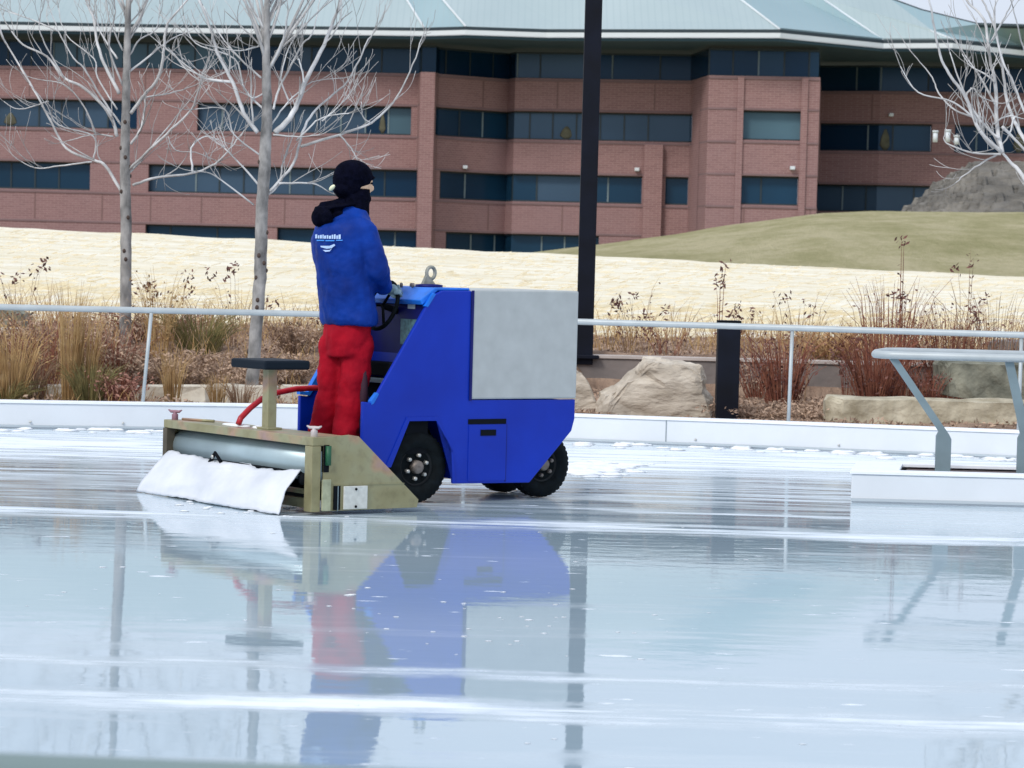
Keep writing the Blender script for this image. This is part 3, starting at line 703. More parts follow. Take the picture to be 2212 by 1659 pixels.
# gloved hands closed on the wheel
def hand(wr, side_):
    mb = MB(); best = min(range(28), key=lambda i: (ring[i] - wr).length); gp = ring[best]; tg = (ring[(best+1) % 28] - ring[best-1]).normalized()
    toc = (gp - wr); palm = gp - toc.normalized()*.035
    mb.tube([wr - toc.normalized()*.02, wr, palm], [.036, .034, .034], 10); mb.ell(tuple(palm), (.036, .036, .036))
    nrm = tg.cross(toc.normalized()).normalized()
    for k, ln in enumerate((.9, 1.0, .95, .8)):
        b0 = palm + tg*((k-1.5)*.021) + nrm*.016; f = toc.normalized()
        mb.tube([b0, b0 + f*.045*ln + nrm*.008, b0 + f*.062*ln - nrm*.018, b0 + f*.040*ln - nrm*.036], [.0115, .0108, .010, .009], 8)
    th = palm - tg*.034; f = toc.normalized()
    mb.tube([palm - tg*.015 - nrm*.01, th - nrm*.014, th + f*.03 - nrm*.026, gp - nrm*.020 - tg*.01], [.014, .013, .012, .010], 8)
    return mb.build('hand', M['glove'], pe, remesh=.005, smooth_it=1, label='gloved hand closed on the steering wheel')
hand(haR, -1); hand(haL, 1)

# ------------------------------------------------------------------ bollard, lamp pole
def post_box(name, px0, px1, pyt, zb, D, m_, ht=None):
    a_ = at(px0, (pyt+880)/2, D); b1 = at(px1, (pyt+880)/2, D); zt = at((px0+px1)/2, pyt, D).z if ht is None else ht
    return a_.x, b1.x, zt
x0, x1, zt = post_box('', 1548, 1596, 692, .1, 23.9, None)
bo = empty('bollard', 'square dark bronze bollard standing behind the white dasher beside the tan boulder', 'bollard', ((x0+x1)/2, 23.9, .1))
MB().box((x0, 23.8, .05), (x1, 23.99, zt-.03)).build('post', M['pole'], bo, .006)
MB().box((x0-.004, 23.796, zt-.028), (x1+.004, 23.994, zt)).build('cap', M['hole'], bo, .004)
D = 27.0; pl = at(1262, 765, D); hw = .082
lp = empty('lamp_pole', 'tall square dark bronze lamp pole rising out of the frame behind the machine', 'lamp pole', (pl.x, D, pl.z))
MB().box((pl.x-hw, D-hw, pl.z-.1), (pl.x+hw, D+hw, 6.6)).build('pole', M['pole'], lp, .006)
MB().box((pl.x-.14, D-.14, pl.z-.04), (pl.x+.14, D+.14, pl.z-.005)).build('base_plate', M['pole'], lp, .006)
MB().box((pl.x-.20, D-.75, 6.45), (pl.x+.20, D-hw-.01, 6.56)).build('lamp_head', M['pole'], lp, .01)

# ------------------------------------------------------------------ stones, walls
def rock(name, label, cat, poly, D, depth, m_, seed=1, rough_=.05, group=None, cuts=4):
    """convex-ish silhouette (pixels) given real depth, roughened"""
    rng = random.Random(seed); pts = [at(x, y, D) for x, y in poly]
    cx = sum(p.x for p in pts)/len(pts); zb = min(p.z for p in pts)
    rings = []
    for k, (s_, dy) in enumerate(((.90, 0), (1, depth*.18), (1.0, depth*.55), (.86, depth*.85), (.6, depth))):
        rings.append([Vector((cx + (p.x-cx)*s_, D + dy + rng.uniform(-.02, .02), zb + (p.z-zb)*(s_ if k else .93) - .02)) for p in pts])
    mb = MB().loft(rings, smooth=False)
    o = mb.build(name, m_, origin=(cx, D, zb))
    bm = bmesh.new(); bm.from_mesh(o.data)
    bmesh.ops.triangulate(bm, faces=bm.faces[:])
    bmesh.ops.subdivide_edges(bm, edges=bm.edges[:], cuts=cuts, use_grid_fill=True)
    for v in bm.verts:
        c_ = v.co + Vector((cx, 0, seed*3.1))
        n_ = nz(c_.x*5, c_.z*6+c_.y*4, 1) + .5*nz(c_.x*13+c_.y*7, c_.z*15, 1)
        v.co += v.normal * n_ * rough_ * .5 + Vector((rng.uniform(-1, 1), rng.uniform(-1, 1), rng.uniform(-1, 1))) * rough_ * .10
    bm.to_mesh(o.data); bm.free()
    return tag(o, label, cat, group)
rock('boulder', 'large pointed tan boulder between the ice machine and the dark bollard', 'boulder', [(1293, 900), (1296, 845), (1330, 825), (1372, 800), (1395, 772), (1430, 768), (1480, 774), (1520, 784), (1528, 812), (1526, 840), (1540, 860), (1546, 900)], 24.1, .75, M['boulder'], 3, .07)
rock('boulder', 'smaller pale boulder half hidden behind the front of the ice machine', 'boulder', [(1200, 895), (1210, 810), (1240, 785), (1262, 800), (1278, 835), (1290, 870), (1286, 895)], 24.3, .5, M['boulder'], 5, .05)
rock('boulder', 'rounded grey boulder at the left edge behind the rail', 'boulder', [(-70, 722), (-60, 672), (-20, 655), (20, 658), (48, 672), (58, 700), (60, 722)], 28.2, .7, M['greyslab'], 8, .06)
rock('stone_slab', 'long tan sandstone slab with pale top just behind the dasher at the right', 'stone', [(1785, 925), (1786, 862), (1796, 851), (2000, 856), (2212, 862), (2420, 868), (2424, 940), (2212, 938)], 23.9, .55, M['slab'], 9, .025)
rock('stone_block', 'rough grey green stone block stacked behind the long sandstone slab', 'stone', [(2035, 852), (2032, 785), (2042, 775), (2120, 774), (2300, 782), (2420, 788), (2422, 862), (2200, 860)], 25.3, .7, M['greyslab'], 11, .05)
rock('stone_block', 'small pale grey stone block showing just under the rail at the right edge', 'stone', [(2148, 772), (2146, 736), (2155, 730), (2260, 733), (2330, 737), (2332, 780)], 27.6, .5, M['retain'], 13, .02)
rock('stone_block', 'flat pale stone lying at the left edge above the brown shrubs', 'stone', [(-90, 728), (-88, 706), (-20, 702), (70, 706), (78, 724), (76, 730)], 27.6, .4, M['cream'], 14, .015)
cuts_ = [(-60, 88, 'cream edging block at the left end of the row behind the dasher'), (92, 300, 'cream edging block behind the leaning rail post'), (304, 452, 'cream edging block just right of the leaning rail post'), (456, 600, 'cream edging block directly behind the stool post'), (604, 760, 'cream edging block behind the red hose')]
for k, (a0, a1, lb) in enumerate(cuts_):
    rock('edging_block', lb, 'edging block', [(a0, 872), (a0+1, 829), (a0+5, 826), (a1-5, 828), (a1-1, 831), (a1, 872)], 24.5, .28, M['cream'], 20+k, .014, 'cream edging blocks', 3)
rw = empty('retaining_wall', 'low grey concrete retaining wall with a pale cap behind the boulder and red shrubs', 'retaining wall', (3, 27, .2))
MB().box((.3, 26.95, .0), (9, 27.10, .578)).build('wall', M['retain'], rw, .01)
MB().box((.3, 26.93, .580), (9, 27.14, .615)).build('cap', M['cap'], rw, .006)

# ------------------------------------------------------------------ bare trees
def tree(name, label, D, trunk, branches, seed, scale=.4216, ox=0, oy=0, group='bare trees behind the rink', kids=4):
    rng = random.Random(seed)
    tp = [at(x, y, D) for x, y, w_ in trunk]; tr = [w_/2/F*D for x, y, w_ in trunk]
    root = empty(name, label, 'tree', tuple(tp[0] + Vector((0, 0, 0))), 0, group)
    # refine trunk
    P = []; Rr = []
    for k in range(len(tp)-1):
        for j in range(5):
            f = j/5; P.append(tp[k].lerp(tp[k+1], f) + Vector((rng.uniform(-1, 1), rng.uniform(-1, 1), 0))*.004); Rr.append(tr[k]*(1-f)+tr[k+1]*f)
    P.append(tp[-1]); Rr.append(tr[-1]); P[0].z -= .15
    MB().tube(P, Rr, 14).build('trunk', M['bark'], root)
    kn = MB()
    for i in range(9):
        k = rng.randrange(2, max(4, int(len(P)*.55))); g_ = rng.uniform(math.pi*.9, math.pi*2.1)
        kn.ell(tuple(P[k] + Vector((math.cos(g_)*Rr[k]*.92, math.sin(g_)*Rr[k]*.92, 0))), (.018, .018, .022), nu=8, nv=6)
    kn.build('bark_scars', M['knot'], root)
    br = MB(); tw = MB()
    def twig(p, d, L, r, lev):
        n = 6; pts = [p]; rs = [r]; d = d.normalized()
        bend = Vector((rng.uniform(-.25, .25), rng.uniform(-.2, .2), rng.uniform(.05, .30)))
        for i in range(n):
            d = (d + bend*.5 + Vector((rng.uniform(-1, 1), rng.uniform(-1, 1), rng.uniform(-.8, 1)))*.13).normalized()
            p = p + d*L/n; pts.append(p); rs.append(max(r*(1-.65*(i+1)/n), .0022))
        tw.tube(pts, rs, 5 if lev else 6)
        if lev > 0:
            for q in range(rng.choice((1, 2, 2))):
                i = rng.randrange(1, n); dd = (pts[min(i+1, n)] - pts[i-1]).normalized(); sd_ = Vector((rng.choice((-1, 1)), rng.uniform(-.8, .8), rng.uniform(-.1, .6)))
                twig(pts[i], dd*.9 + sd_*.55, L*rng.uniform(.45, .75), rs[i]*.62, lev-1)
    for bi, bl in enumerate(branches):
        w0 = bl[0]; pl_ = [(ox + x*scale, oy + y*scale) for x, y in bl[1:]]
        slope = rng.uniform(-.55, .55); ln = 0; pts = []; prev = None
        tot = sum(math.hypot(pl_[i+1][0]-pl_[i][0], pl_[i+1][1]-pl_[i][1]) for i in range(len(pl_)-1))
        # smooth by catmull-rom
        Q = [pl_[0]] + pl_ + [pl_[-1]]; ev = []
        for i in range(1, len(Q)-2):
            for j in range(5):
                t_ = j/5; a_, b1, c_, d_ = [Vector(q) for q in (Q[i-1], Q[i], Q[i+1], Q[i+2])]
                ev.append(.5*((2*b1)+(c_-a_)*t_+(2*a_-5*b1+4*c_-d_)*t_**2+(3*b1-a_-3*c_+d_)*t_**3))
        ev.append(Vector(pl_[-1])); s_ = 0
        for i, e in enumerate(ev):
            if i: s_ += (ev[i]-ev[i-1]).length
            jx = rng.uniform(-1.2, 1.2) if 0 < i < len(ev)-1 else 0
            pts.append(at(e.x + jx, e.y + jx*.5, D + slope*s_/F*D*1.0))
        rs = [max(w0*.82/2/F*D*(1-.62*i/(len(ev)-1)), .0045) for i in range(len(ev))]
        br.tube(pts, rs, 7)
        for q in range(kids):
            i = rng.randrange(2, len(pts)-1); dd = (pts[i+1]-pts[i-1]).normalized(); sd_ = Vector((rng.choice((-1, 1))*.9, rng.uniform(-.9, .9), rng.uniform(.2, 1.1)))
            twig(pts[i], dd + sd_*.5, rng.uniform(.22, .60), rs[i]*.55, 1)
        twig(pts[-1], (pts[-1]-pts[-3]), rng.uniform(.2, .4), rs[-1], 1)
    # crown above the frame
    for q in range(16):
        i = rng.randrange(int(len(P)*.72), len(P)); a_ = rng.uniform(0, 6.28)
        twig(P[i], Vector((math.cos(a_)*.6, math.sin(a_)*.6, 1)), rng.uniform(.7, 1.5), Rr[i]*.5, 2)
    br.build('branches', M['limb'], root); tw.build('twigs', M['twig'], root)
    return root
T1 = [(272, 748, 28), (271, 660, 25), (272, 560, 24), (272, 470, 24), (270, 400, 23), (270, 300, 20), (272, 210, 18), (275, 100, 15), (277, 0, 12), (281, -160, 9), (284, -330, 5)]
B1 = [[9, (620,980),(540,850),(480,820),(340,760),(250,600),(150,420),(20,200),(-20,60)], [10, (600,700),(560,580),(430,450),(330,400),(240,290),(120,230),(60,160)],
 [10, (610,480),(540,340),(500,230),(480,100),(440,0),(400,-150)], [5, (480,820),(480,700),(300,640),(240,540),(150,430)], [8, (660,870),(850,690),(980,560),(1020,450),(1060,330)],
 [10, (670,580),(740,490),(820,380),(840,240),(860,120),(960,0),(1050,-150)], [8, (680,950),(800,910),(980,890),(1100,840),(1180,760),(1260,660)], [6, (650,380),(850,220),(950,170)],
 [6, (600,300),(520,170),(450,0)], [8, (670,740),(720,660),(740,560),(740,500)], [6, (640,240),(720,100),(700,-20)], [6, (620,640),(520,500),(430,350),(380,300),(300,160),(240,0)],
 [5, (580,700),(480,690),(350,720)], [6, (650,900),(740,800),(900,600),(980,500)], [6, (630,440),(560,240),(590,60),(570,-100)], [5, (470,830),(300,850),(180,860),(80,810)],
 [5, (740,500),(900,470),(1040,420)], [5, (330,400),(260,280),(200,140),(230,0)], [5, (840,240),(900,290),(1000,400),(1130,420)], [4, (860,700),(900,770),(1000,780),(1100,820)],
 [5, (630,260),(560,100),(540,-60)], [5, (660,120),(740,20),(780,-120)], [5, (490,690),(440,560),(340,440),(220,410)],
 [5, (600,560),(500,400),(480,300),(340,180),(300,40)], [5, (655,300),(720,200),(800,150),(820,20)], [4, (250,520),(100,560),(20,520)], [5, (300,160),(160,100),(40,60)]]
T2 = [(541, 880, 30), (548, 780, 28), (556, 680, 27), (562, 600, 27), (564, 520, 27), (567, 430, 26), (572, 350, 26), (576, 280, 24), (577, 210, 21), (575, 120, 17), (577, 0, 13), (580, -160, 9), (583, -330, 5)]
B2 = [[7, (1350,980),(1250,860),(1150,760)], [12, (1320,680),(1250,580),(1190,420),(1110,260),(1080,150),(1020,0),(950,-150)], [16, (1410,680),(1500,580),(1560,430),(1660,230),(1720,80),(1760,-50)],
 [7, (1400,560),(1430,460),(1540,240),(1600,170),(1640,0)], [7, (1370,1000),(1430,940),(1450,830),(1500,700)], [5, (1400,690),(1530,700),(1640,690)],
 [8, (1540,750),(1740,690),(1900,630),(2010,530),(2100,370),(2160,200)], [8, (1380,980),(1500,840),(1560,650),(1640,540),(1760,440),(1830,330),(1880,220),(1920,150)],
 [8, (1190,420),(1050,400),(960,340),(850,250)], [6, (1340,400),(1230,300),(1130,180),(1040,30)], [7, (1390,340),(1450,200),(1480,60),(1540,-80)], [6, (1430,940),(1600,940),(1680,980)],
 [5, (1360,220),(1230,260),(1050,230)], [6, (1380,130),(1430,0),(1480,-120)], [6, (1355,150),(1280,0),(1250,-150)], [5, (1300,1050),(1100,900),(1020,880)], [6, (990,890),(980,760),(1050,700),(1130,720)],
 [5, (1900,630),(1860,600),(1850,520)], [5, (1650,620),(1720,560),(1790,480)], [5, (1740,690),(1800,760),(1830,820)], [6, (1350,560),(1250,450),(1200,300),(1000,220),(940,80)],
 [5, (1480,520),(1440,400),(1480,250),(1560,120)], [5, (1350,480),(1290,500),(1240,430)], [5, (1340,800),(1200,690),(1150,560),(1000,560)], [5, (1660,230),(1740,120),(1750,0)],
 [5, (1560,430),(1540,330),(1530,300)], [5, (1520,720),(1620,620),(1700,590),(1790,580)], [5, (1390,640),(1480,520),(1600,420),(1760,400)]]
tree('bare_tree', 'bare pale barked tree behind the rail, the left one, slimmer and farther back', 27.0, T1, B1, 3)
tree('bare_tree', 'bare pale barked tree directly left of the person, thicker trunk reaching down behind the stool', 24.6, T2, B2, 5)
T3 = [(2322, 900, 30), (2316, 700, 28), (2310, 520, 26), (2318, 300, 20), (2324, 100, 15), (2330, -200, 8)]
B3 = [[16, (2040,1750),(1850,1500),(1690,1250),(1620,1180),(1550,1090)], [12, (1560,1110),(1520,900),(1510,600),(1470,430),(1430,150),(1300,0),(1260,-150)], [11, (1550,1100),(1400,950),(1290,700),(1190,560),(1110,400),(1050,100),(1020,-50)],
 [7, (1500,1080),(1430,1000),(1380,870),(1220,800),(1100,680),(1050,560),(920,400)], [6, (1550,1120),(1350,1110),(1200,1060),(1140,1020),(1150,930)], [6, (1380,880),(1200,740),(950,670),(820,480)],
 [11, (1900,1300),(1690,960),(1600,750),(1570,560),(1520,250),(1450,70),(1400,-30)], [9, (2060,1500),(1860,1100),(1718,800),(1640,600),(1550,400),(1500,100),(1560,-60)], [8, (1540,1000),(1480,960),(1350,800),(1240,560),(1180,380)],
 [7, (1510,760),(1400,560),(1290,400)], [9, (1560,920),(1640,1000),(1800,1180),(1950,1400)], [6, (1550,1110),(1420,1180),(1300,1260),(1220,1330)], [8, (2060,1250),(1950,800),(1780,500),(1700,300),(1640,60)],
 [6, (1510,600),(1440,540),(1330,480),(1270,390)], [6, (1480,300),(1580,120),(1640,0)], [6, (1500,900),(1600,840),(1700,860)], [6, (1290,700),(1350,640),(1400,700),(1500,740)], [6, (1650,850),(1600,1000),(1540,1060)]]
tree('bare_tree', 'bare pale tree at the right edge whose branches fan in from outside the frame', 24.2, T3, B3, 11, .2976, 1700.7, 0, kids=3)

# ------------------------------------------------------------------ planting
def plant(name, label, cat, px, py, D, w_, h_, n, mats, lean=.35, leaf=0, leafm=None, seed=0, thick=.004, group=None, tops=0, curl=.3):
    """stems fan up from the foot; w_ and h_ are metres; optional leaves along the stems and clusters at the tops"""
    rng = random.Random(seed or int(px*7+py)); x = at(px, py, D).x; z0 = bedz(x, D)
    root = empty(name, label, cat, (x, D, z0), 0, group)
    st = MB(); lf = MB()
    for i in range(n):
        a_ = rng.uniform(0, 6.283); rr = w_*.22*math.sqrt(rng.random()); b0 = Vector((x + math.cos(a_)*rr, D + math.sin(a_)*rr*.8, z0 - .02))
        hh = h_*rng.uniform(.55, 1.0); out = Vector((math.cos(a_), math.sin(a_), 0))*w_*.5*rng.uniform(.1, 1)*lean*2
        p1 = b0 + out*.35 + UP*hh*.45; p2 = b0 + out*.75 + UP*hh*.8; p3 = b0 + out*(1+curl) + UP*hh*(1 - curl*.15)
        th = thick*rng.uniform(.6, 1.2)
        st.tube([b0, p1, p2, p3], [th, th*.85, th*.6, th*.25], 3, cap=False)
        for q in range(leaf):
            f = rng.uniform(.25, 1); p = (b0.lerp(p1, f*2) if f < .5 else p1.lerp(p3, (f-.5)*2)) + Vector((rng.uniform(-1, 1), rng.uniform(-1, 1), rng.uniform(-1, 1)))*.03
            leafq(lf, p, rng.uniform(.012, .028), rng)
        if tops and i < tops:
            for q in range(11): leafq(lf, p3 + Vector((rng.uniform(-1, 1), rng.uniform(-1, 1), rng.uniform(-1.3, .8)))*.06, rng.uniform(.015, .036), rng)
    st.build('stems', mats, root)
    if lf.v: lf.build('leaves', leafm or mats, root)
    return root
def leafq(mb, p, s_, rng):
    a_ = Vector((rng.uniform(-1, 1), rng.uniform(-1, 1), rng.uniform(-1, 1))).normalized(); b1 = a_.orthogonal().normalized()
    mb.add([p - a_*s_, p + b1*s_*.45, p + a_*s_, p - b1*s_*.45], [(0, 1, 2, 3)])
ot, rt = 'dry ochre grass tufts in the left bed', 'red brown stemmed shrubs behind the right rail'
PL = [
 # name label cat px py D w h n mat lean leaf leafm thick group tops
 ('grass_tuft', 'rusty ochre grass tuft at the far left edge of the bed', 'grass tuft', 22, 868, 23.9, .55, .75, 150, 'ochre', .5, 0, None, .0045, ot, 0),
 ('grass_tuft', 'tall thin ochre grass tuft left of the leaning post, plumes reaching above the rail', 'grass tuft', 150, 866, 24.0, .30, 1.15, 90, 'ochre', .35, 0, None, .004, ot, 0),
 ('grass_tuft', 'olive green grass tuft low against the dasher', 'grass tuft', 195, 868, 23.85, .45, .42, 120, 'olive', .5, 0, None, .005, ot, 0),
 ('grass_tuft', 'tall ochre grass with olive base just left of the red tuft', 'grass tuft', 185, 866, 24.15, .40, .85, 110, 'ochre', .4, 0, None, .004, ot, 0),
 ('grass_tuft', 'short pinkish tuft touching the left side of the leaning rail post', 'grass tuft', 258, 868, 23.85, .42, .30, 110, 'redstem', .55, 6, 'leafpink', .004, ot, 0),
 ('grass_tuft', 'small ochre tuft in front of the cream blocks right of the leaning post', 'grass tuft', 372, 868, 24.0, .30, .55, 80, 'ochre', .4, 0, None, .004, ot, 0),
 ('grass_tuft', 'smallest ochre tuft between two cream blocks near the blade box', 'grass tuft', 470, 868, 24.1, .26, .34, 60, 'ochre', .4, 0, None, .004, ot, 0),
 ('grass_tuft', 'olive grass tuft higher up in the bed left of the second tree', 'grass tuft', 432, 790, 26.6, .75, .50, 190, 'olive', .5, 0, None, .005, ot, 0),
 ('grass_tuft', 'pale dry tuft at the far left above the low green growth', 'grass tuft', 62, 866, 24.2, .5, .55, 100, 'brownstem', .5, 0, None, .004, ot, 0),
 ('grass_tuft', 'low olive clump in the corner of the bed at the far left', 'grass tuft', 10, 872, 23.8, .5, .25, 110, 'olive', .6, 0, None, .005, ot, 0),
 ('grass_tuft', 'feathery rust coloured tuft between the far left tuft and the tall thin one', 'grass tuft', 88, 850, 24.6, .7, .85, 110, 'redstem', .5, 3, 'ochre', .0035, ot, 0),
 ('grass_tuft', 'tan feathery tuft with plumes just above the rail right of the leaning post', 'grass tuft', 345, 790, 26.4, .5, .95, 60, 'ochre', .45, 2, 'ochre', .0035, ot, 0),
 ('grass_tuft', 'pale tuft low between the second trunk and the stool post', 'grass tuft', 520, 862, 24.0, .3, .28, 70, 'brownstem', .5, 0, None, .004, ot, 0),
 ('dry_shrub', 'grey brown dry shrub behind the rusty tuft at left', 'shrub', 115, 800, 25.4, .75, .62, 110, 'brownstem', .5, 12, 'litter', .005, 'dry brown shrubs in the left bed', 0),
 ('dry_shrub', 'reddish brown dry shrub below the first tree trunk', 'shrub', 245, 830, 25.0, .6, .62, 110, 'redstem', .5, 10, 'litter', .005, 'dry brown shrubs in the left bed', 0),
 ('dry_shrub', 'wide curly brown shrub right of the leaning post', 'shrub', 370, 810, 25.2, .9, .38, 130, 'brownstem', .6, 16, 'litter', .005, 'dry brown shrubs in the left bed', 0),
 ('dry_shrub', 'low pinkish brown shrub between the post and the second tree', 'shrub', 480, 815, 25.0, .8, .30, 120, 'brownstem', .6, 16, 'litter', .005, 'dry brown shrubs in the left bed', 0),
 ('dry_shrub', 'upper brown shrub against the straw between the two trees', 'shrub', 340, 745, 27.3, .9, .34, 100, 'redstem', .6, 12, 'litter', .005, 'dry brown shrubs in the left bed', 0),
 ('dry_shrub', 'small tan shrub behind the stool beside the person', 'shrub', 640, 760, 26.8, .6, .36, 90, 'brownstem', .5, 10, 'litter', .005, 'dry brown shrubs in the left bed', 0),
 ('dry_shrub', 'brown shrub low down behind the red hose', 'shrub', 610, 812, 25.4, .6, .30, 90, 'brownstem', .6, 14, 'litter', .005, 'dry brown shrubs in the left bed', 0),
 ('dry_shrub', 'brown dry shrub at the left edge beneath the flat pale stone', 'shrub', 20, 780, 26.2, .9, .34, 110, 'brownstem', .6, 14, 'litter', .005, 'dry brown shrubs in the left bed', 0),
 ('wild_stem', 'thin dry stems with small brown seed heads rising over the rail at far left', 'dry stems', 40, 760, 27.0, .7, .95, 9, 'brownstem', .5, 3, 'leafbrown', .003, 'dry stems with seed heads', 4),
 ('wild_stem', 'dry stems with brown heads between the two trunks', 'dry stems', 380, 760, 27.0, .5, .74, 8, 'brownstem', .6, 2, 'leafbrown', .003, 'dry stems with seed heads', 4),
 ('wild_stem', 'dry stems with dark brown heads touching the second trunk', 'dry stems', 510, 770, 26.8, .35, .88, 6, 'brownstem', .5, 2, 'leafbrown', .003, 'dry stems with seed heads', 3),
 ('wild_stem', 'faint dry stems rising just right of the first trunk', 'dry stems', 300, 760, 27.2, .4, .66, 6, 'brownstem', .5, 2, 'leafbrown', .003, 'dry stems with seed heads', 2),
 ('wild_stem', 'dry stems behind the rail just left of the person', 'dry stems', 640, 760, 27.2, .5, .55, 7, 'brownstem', .6, 2, 'leafbrown', .003, 'dry stems with seed heads', 3),
 ('wild_stem', 'dry forked stems behind the rail right of the lamp pole', 'dry stems', 1370, 760, 27.5, .55, .85, 10, 'brownstem', .5, 3, 'leafbrown', .0035, 'dry stems with seed heads', 5),
 ('wild_stem', 'dry stems with reddish heads left of the bollard', 'dry stems', 1440, 760, 27.3, .7, .48, 16, 'redstem', .6, 3, 'leafbrown', .0035, 'dry stems with seed heads', 6),
 ('wild_stem', 'tall single leafy stem rising straight above the bollard', 'dry stems', 1553, 775, 27.3, .10, 1.0, 4, 'redstem', .3, 7, 'leafbrown', .005, 'dry stems with seed heads', 3),
 ('wild_stem', 'dark leafed stem leaning right above the bollard', 'dry stems', 1610, 765, 27.2, .30, .66, 6, 'brownstem', .5, 4, 'leafbrown', .005, 'dry stems with seed heads', 4),
 ('red_shrub', 'red brown shrub right behind the thin rail post beside the bollard', 'shrub', 1690, 848, 25.2, .62, .80, 120, 'redstem', .45, 3, 'leafbrown', .006, rt, 0),
 ('red_shrub', 'thin tall stemmed shrub with sparse leaves above the rail post', 'shrub', 1728, 800, 26.0, .45, 1.15, 16, 'brownstem', .4, 6, 'leafbrown', .004, rt, 4),
 ('red_shrub', 'brown stemmed shrub just right of the bollard', 'shrub', 1640, 790, 26.6, .55, .52, 60, 'redstem', .5, 5, 'litter', .005, rt, 0),
 ('orange_shrub', 'orange leafed shrub on top of the retaining wall between the red shrubs', 'shrub', 1790, 765, 27.6, .85, .38, 90, 'orange', .6, 16, 'orange', .005, None, 0),
 ('red_shrub', 'broad dark red shrub with tall fine stems left of the loop handrail tip', 'shrub', 1890, 840, 25.4, .75, .82, 150, 'redstem', .45, 3, 'leafbrown', .006, rt, 0),
 ('red_shrub', 'tall upright whip stems above the dark red shrub', 'shrub', 1920, 790, 26.2, .95, 1.30, 100, 'redstem', .35, 1, 'leafbrown', .005, rt, 0),
 ('red_shrub', 'tallest stem with a dark dead leaf cluster on top', 'shrub', 1948, 790, 26.0, .18, 1.75, 7, 'redstem', .4, 5, 'leafbrown', .007, rt, 4),
 ('red_shrub', 'second tall stem with curled dead leaves near the right tree', 'shrub', 2085, 790, 26.3, .25, 1.7, 7, 'brownstem', .5, 5, 'leafbrown', .006, rt, 4),
 ('red_shrub', 'red brown shrub behind the grey green stone block', 'shrub', 2050, 800, 26.4, .9, 1.05, 150, 'redstem', .45, 3, 'leafbrown', .0045, rt, 0),
 ('red_shrub', 'pale tall stems at the right edge above the rail', 'shrub', 2150, 790, 26.7, 1.1, 1.15, 110, 'brownstem', .4, 2, 'leafbrown', .0048, rt, 0),
 ('red_shrub', 'small dark shrub between the loop handrail leg and the grey green block', 'shrub', 2005, 838, 25.2, .35, .45, 60, 'redstem', .4, 3, 'leafbrown', .005, rt, 0),
 ('red_shrub', 'slim leafy stem with dark red heads left of the broad red shrub', 'shrub', 1828, 790, 26.6, .30, .80, 12, 'redstem', .5, 5, 'leafbrown', .004, rt, 4),
 ('dry_shrub', 'low curly brown growth at the foot of the red shrubs', 'shrub', 1750, 868, 24.5, .8, .20, 110, 'brownstem', .7, 14, 'litter', .004, 'low brown growth in the right bed', 0),
 ('dry_shrub', 'low brown growth between bollard and rail post', 'shrub', 1640, 885, 24.2, .7, .16, 90, 'brownstem', .7, 14, 'litter', .004, 'low brown growth in the right bed', 0),
 ('dry_shrub', 'low tan growth under the tip of the loop handrail', 'shrub', 1880, 838, 25.0, .9, .16, 110, 'brownstem', .7, 14, 'litter', .004, 'low brown growth in the right bed', 0),
]
M['leafpink'] = mat('pink dry leaf', (.30, .13, .10), .9, scale=14, col2=(.50, .27, .20))
for (nm, lb, ct, px, py, D, w_, h_, n, ms, ln, lf_, lm_, th, gr, tp_) in PL:
    plant(nm, lb, ct, px, py, D, w_, h_, n, M[ms], ln, lf_, M[lm_] if lm_ else None, thick=th, group=gr, tops=tp_)
# leaf litter and ground cover
rng = random.Random(9); ga, gb = MB(), MB()
for i in range(9000):
    x = rng.uniform(-6.2, 6.0); y = rng.uniform(interp(DASH, x) + .2, 31.5); cl = nz(x*2.3 + 4, y*2.1)
    if x > .4 and y < 27.25 or cl < -.25: continue
    hh = rng.uniform(.06, .30) * (1 + max(cl, 0)*1.2) * (.6 if y < 25 else 1); b0 = Vector((x, y, bedz(x, y) - .01)); sd_ = Vector((rng.uniform(-1, 1), rng.uniform(-.6, .6), 0))
    wd_ = Vector((.0035, 0, 0)); t1_ = b0 + sd_*hh*.25 + UP*hh*.6; t2_ = b0 + sd_*hh*.6 + UP*hh
    (ga if rng.random() < .6 else gb).add([b0 - wd_, b0 + wd_, t1_ + wd_*.8, t1_ - wd_*.8, t2_], [(0, 1, 2, 3), (3, 2, 4)])
tag(ga.build('dry_grass', M['ochre']), 'loose tan dry grass growing all over the planting bed', 'dry grass', kind='stuff')
tag(gb.build('dry_stalks', M['brownstem']), 'loose brown dry stalks growing all over the planting bed', 'dry stalks', kind='stuff')
rng = random.Random(4); mb = MB()
for i in range(26000):
    x = rng.uniform(-6.2, 6.2); y = rng.uniform(interp(DASH, x) + .15, 30.5)
    if x > .4 and 26.85 < y < 27.2: continue
    hgt = max(0, nz(x*3.1, y*3.7)) * (.10 if x < 0 else .05) * rng.random()
    leafq(mb, Vector((x, y, bedz(x, y) + .005 + hgt)), rng.uniform(.012, .032), rng)
tag(mb.build('leaf_litter', M['litter']), 'curled dry brown leaves covering the planting beds', 'leaf litter', kind='stuff')
mb = MB()
for i in range(9000):
    x = rng.uniform(-9, 9); y = rng.uniform(29.8, 38) if rng.random() < .6 else rng.uniform(30, 58)
    p = Vector((x*y/30, y, strawz(x*y/30, y) + .01)); a_ = rng.uniform(-.5, .5); L = rng.uniform(.08, .22); d_ = Vector((math.cos(a_), math.sin(a_), rng.uniform(-.1, .35)))*L
    mb.add([p, p + d_, p + d_ + Vector((0, 0, .012)), p + Vector((0, 0, .012))], [(0, 1, 2, 3)])
tag(mb.build('loose_straw', mat('loose straw', (.66, .56, .37), 1, scale=2, col2=(.86, .79, .60), spec=0)), 'loose pale straw strewn on the embankment', 'straw', kind='stuff')
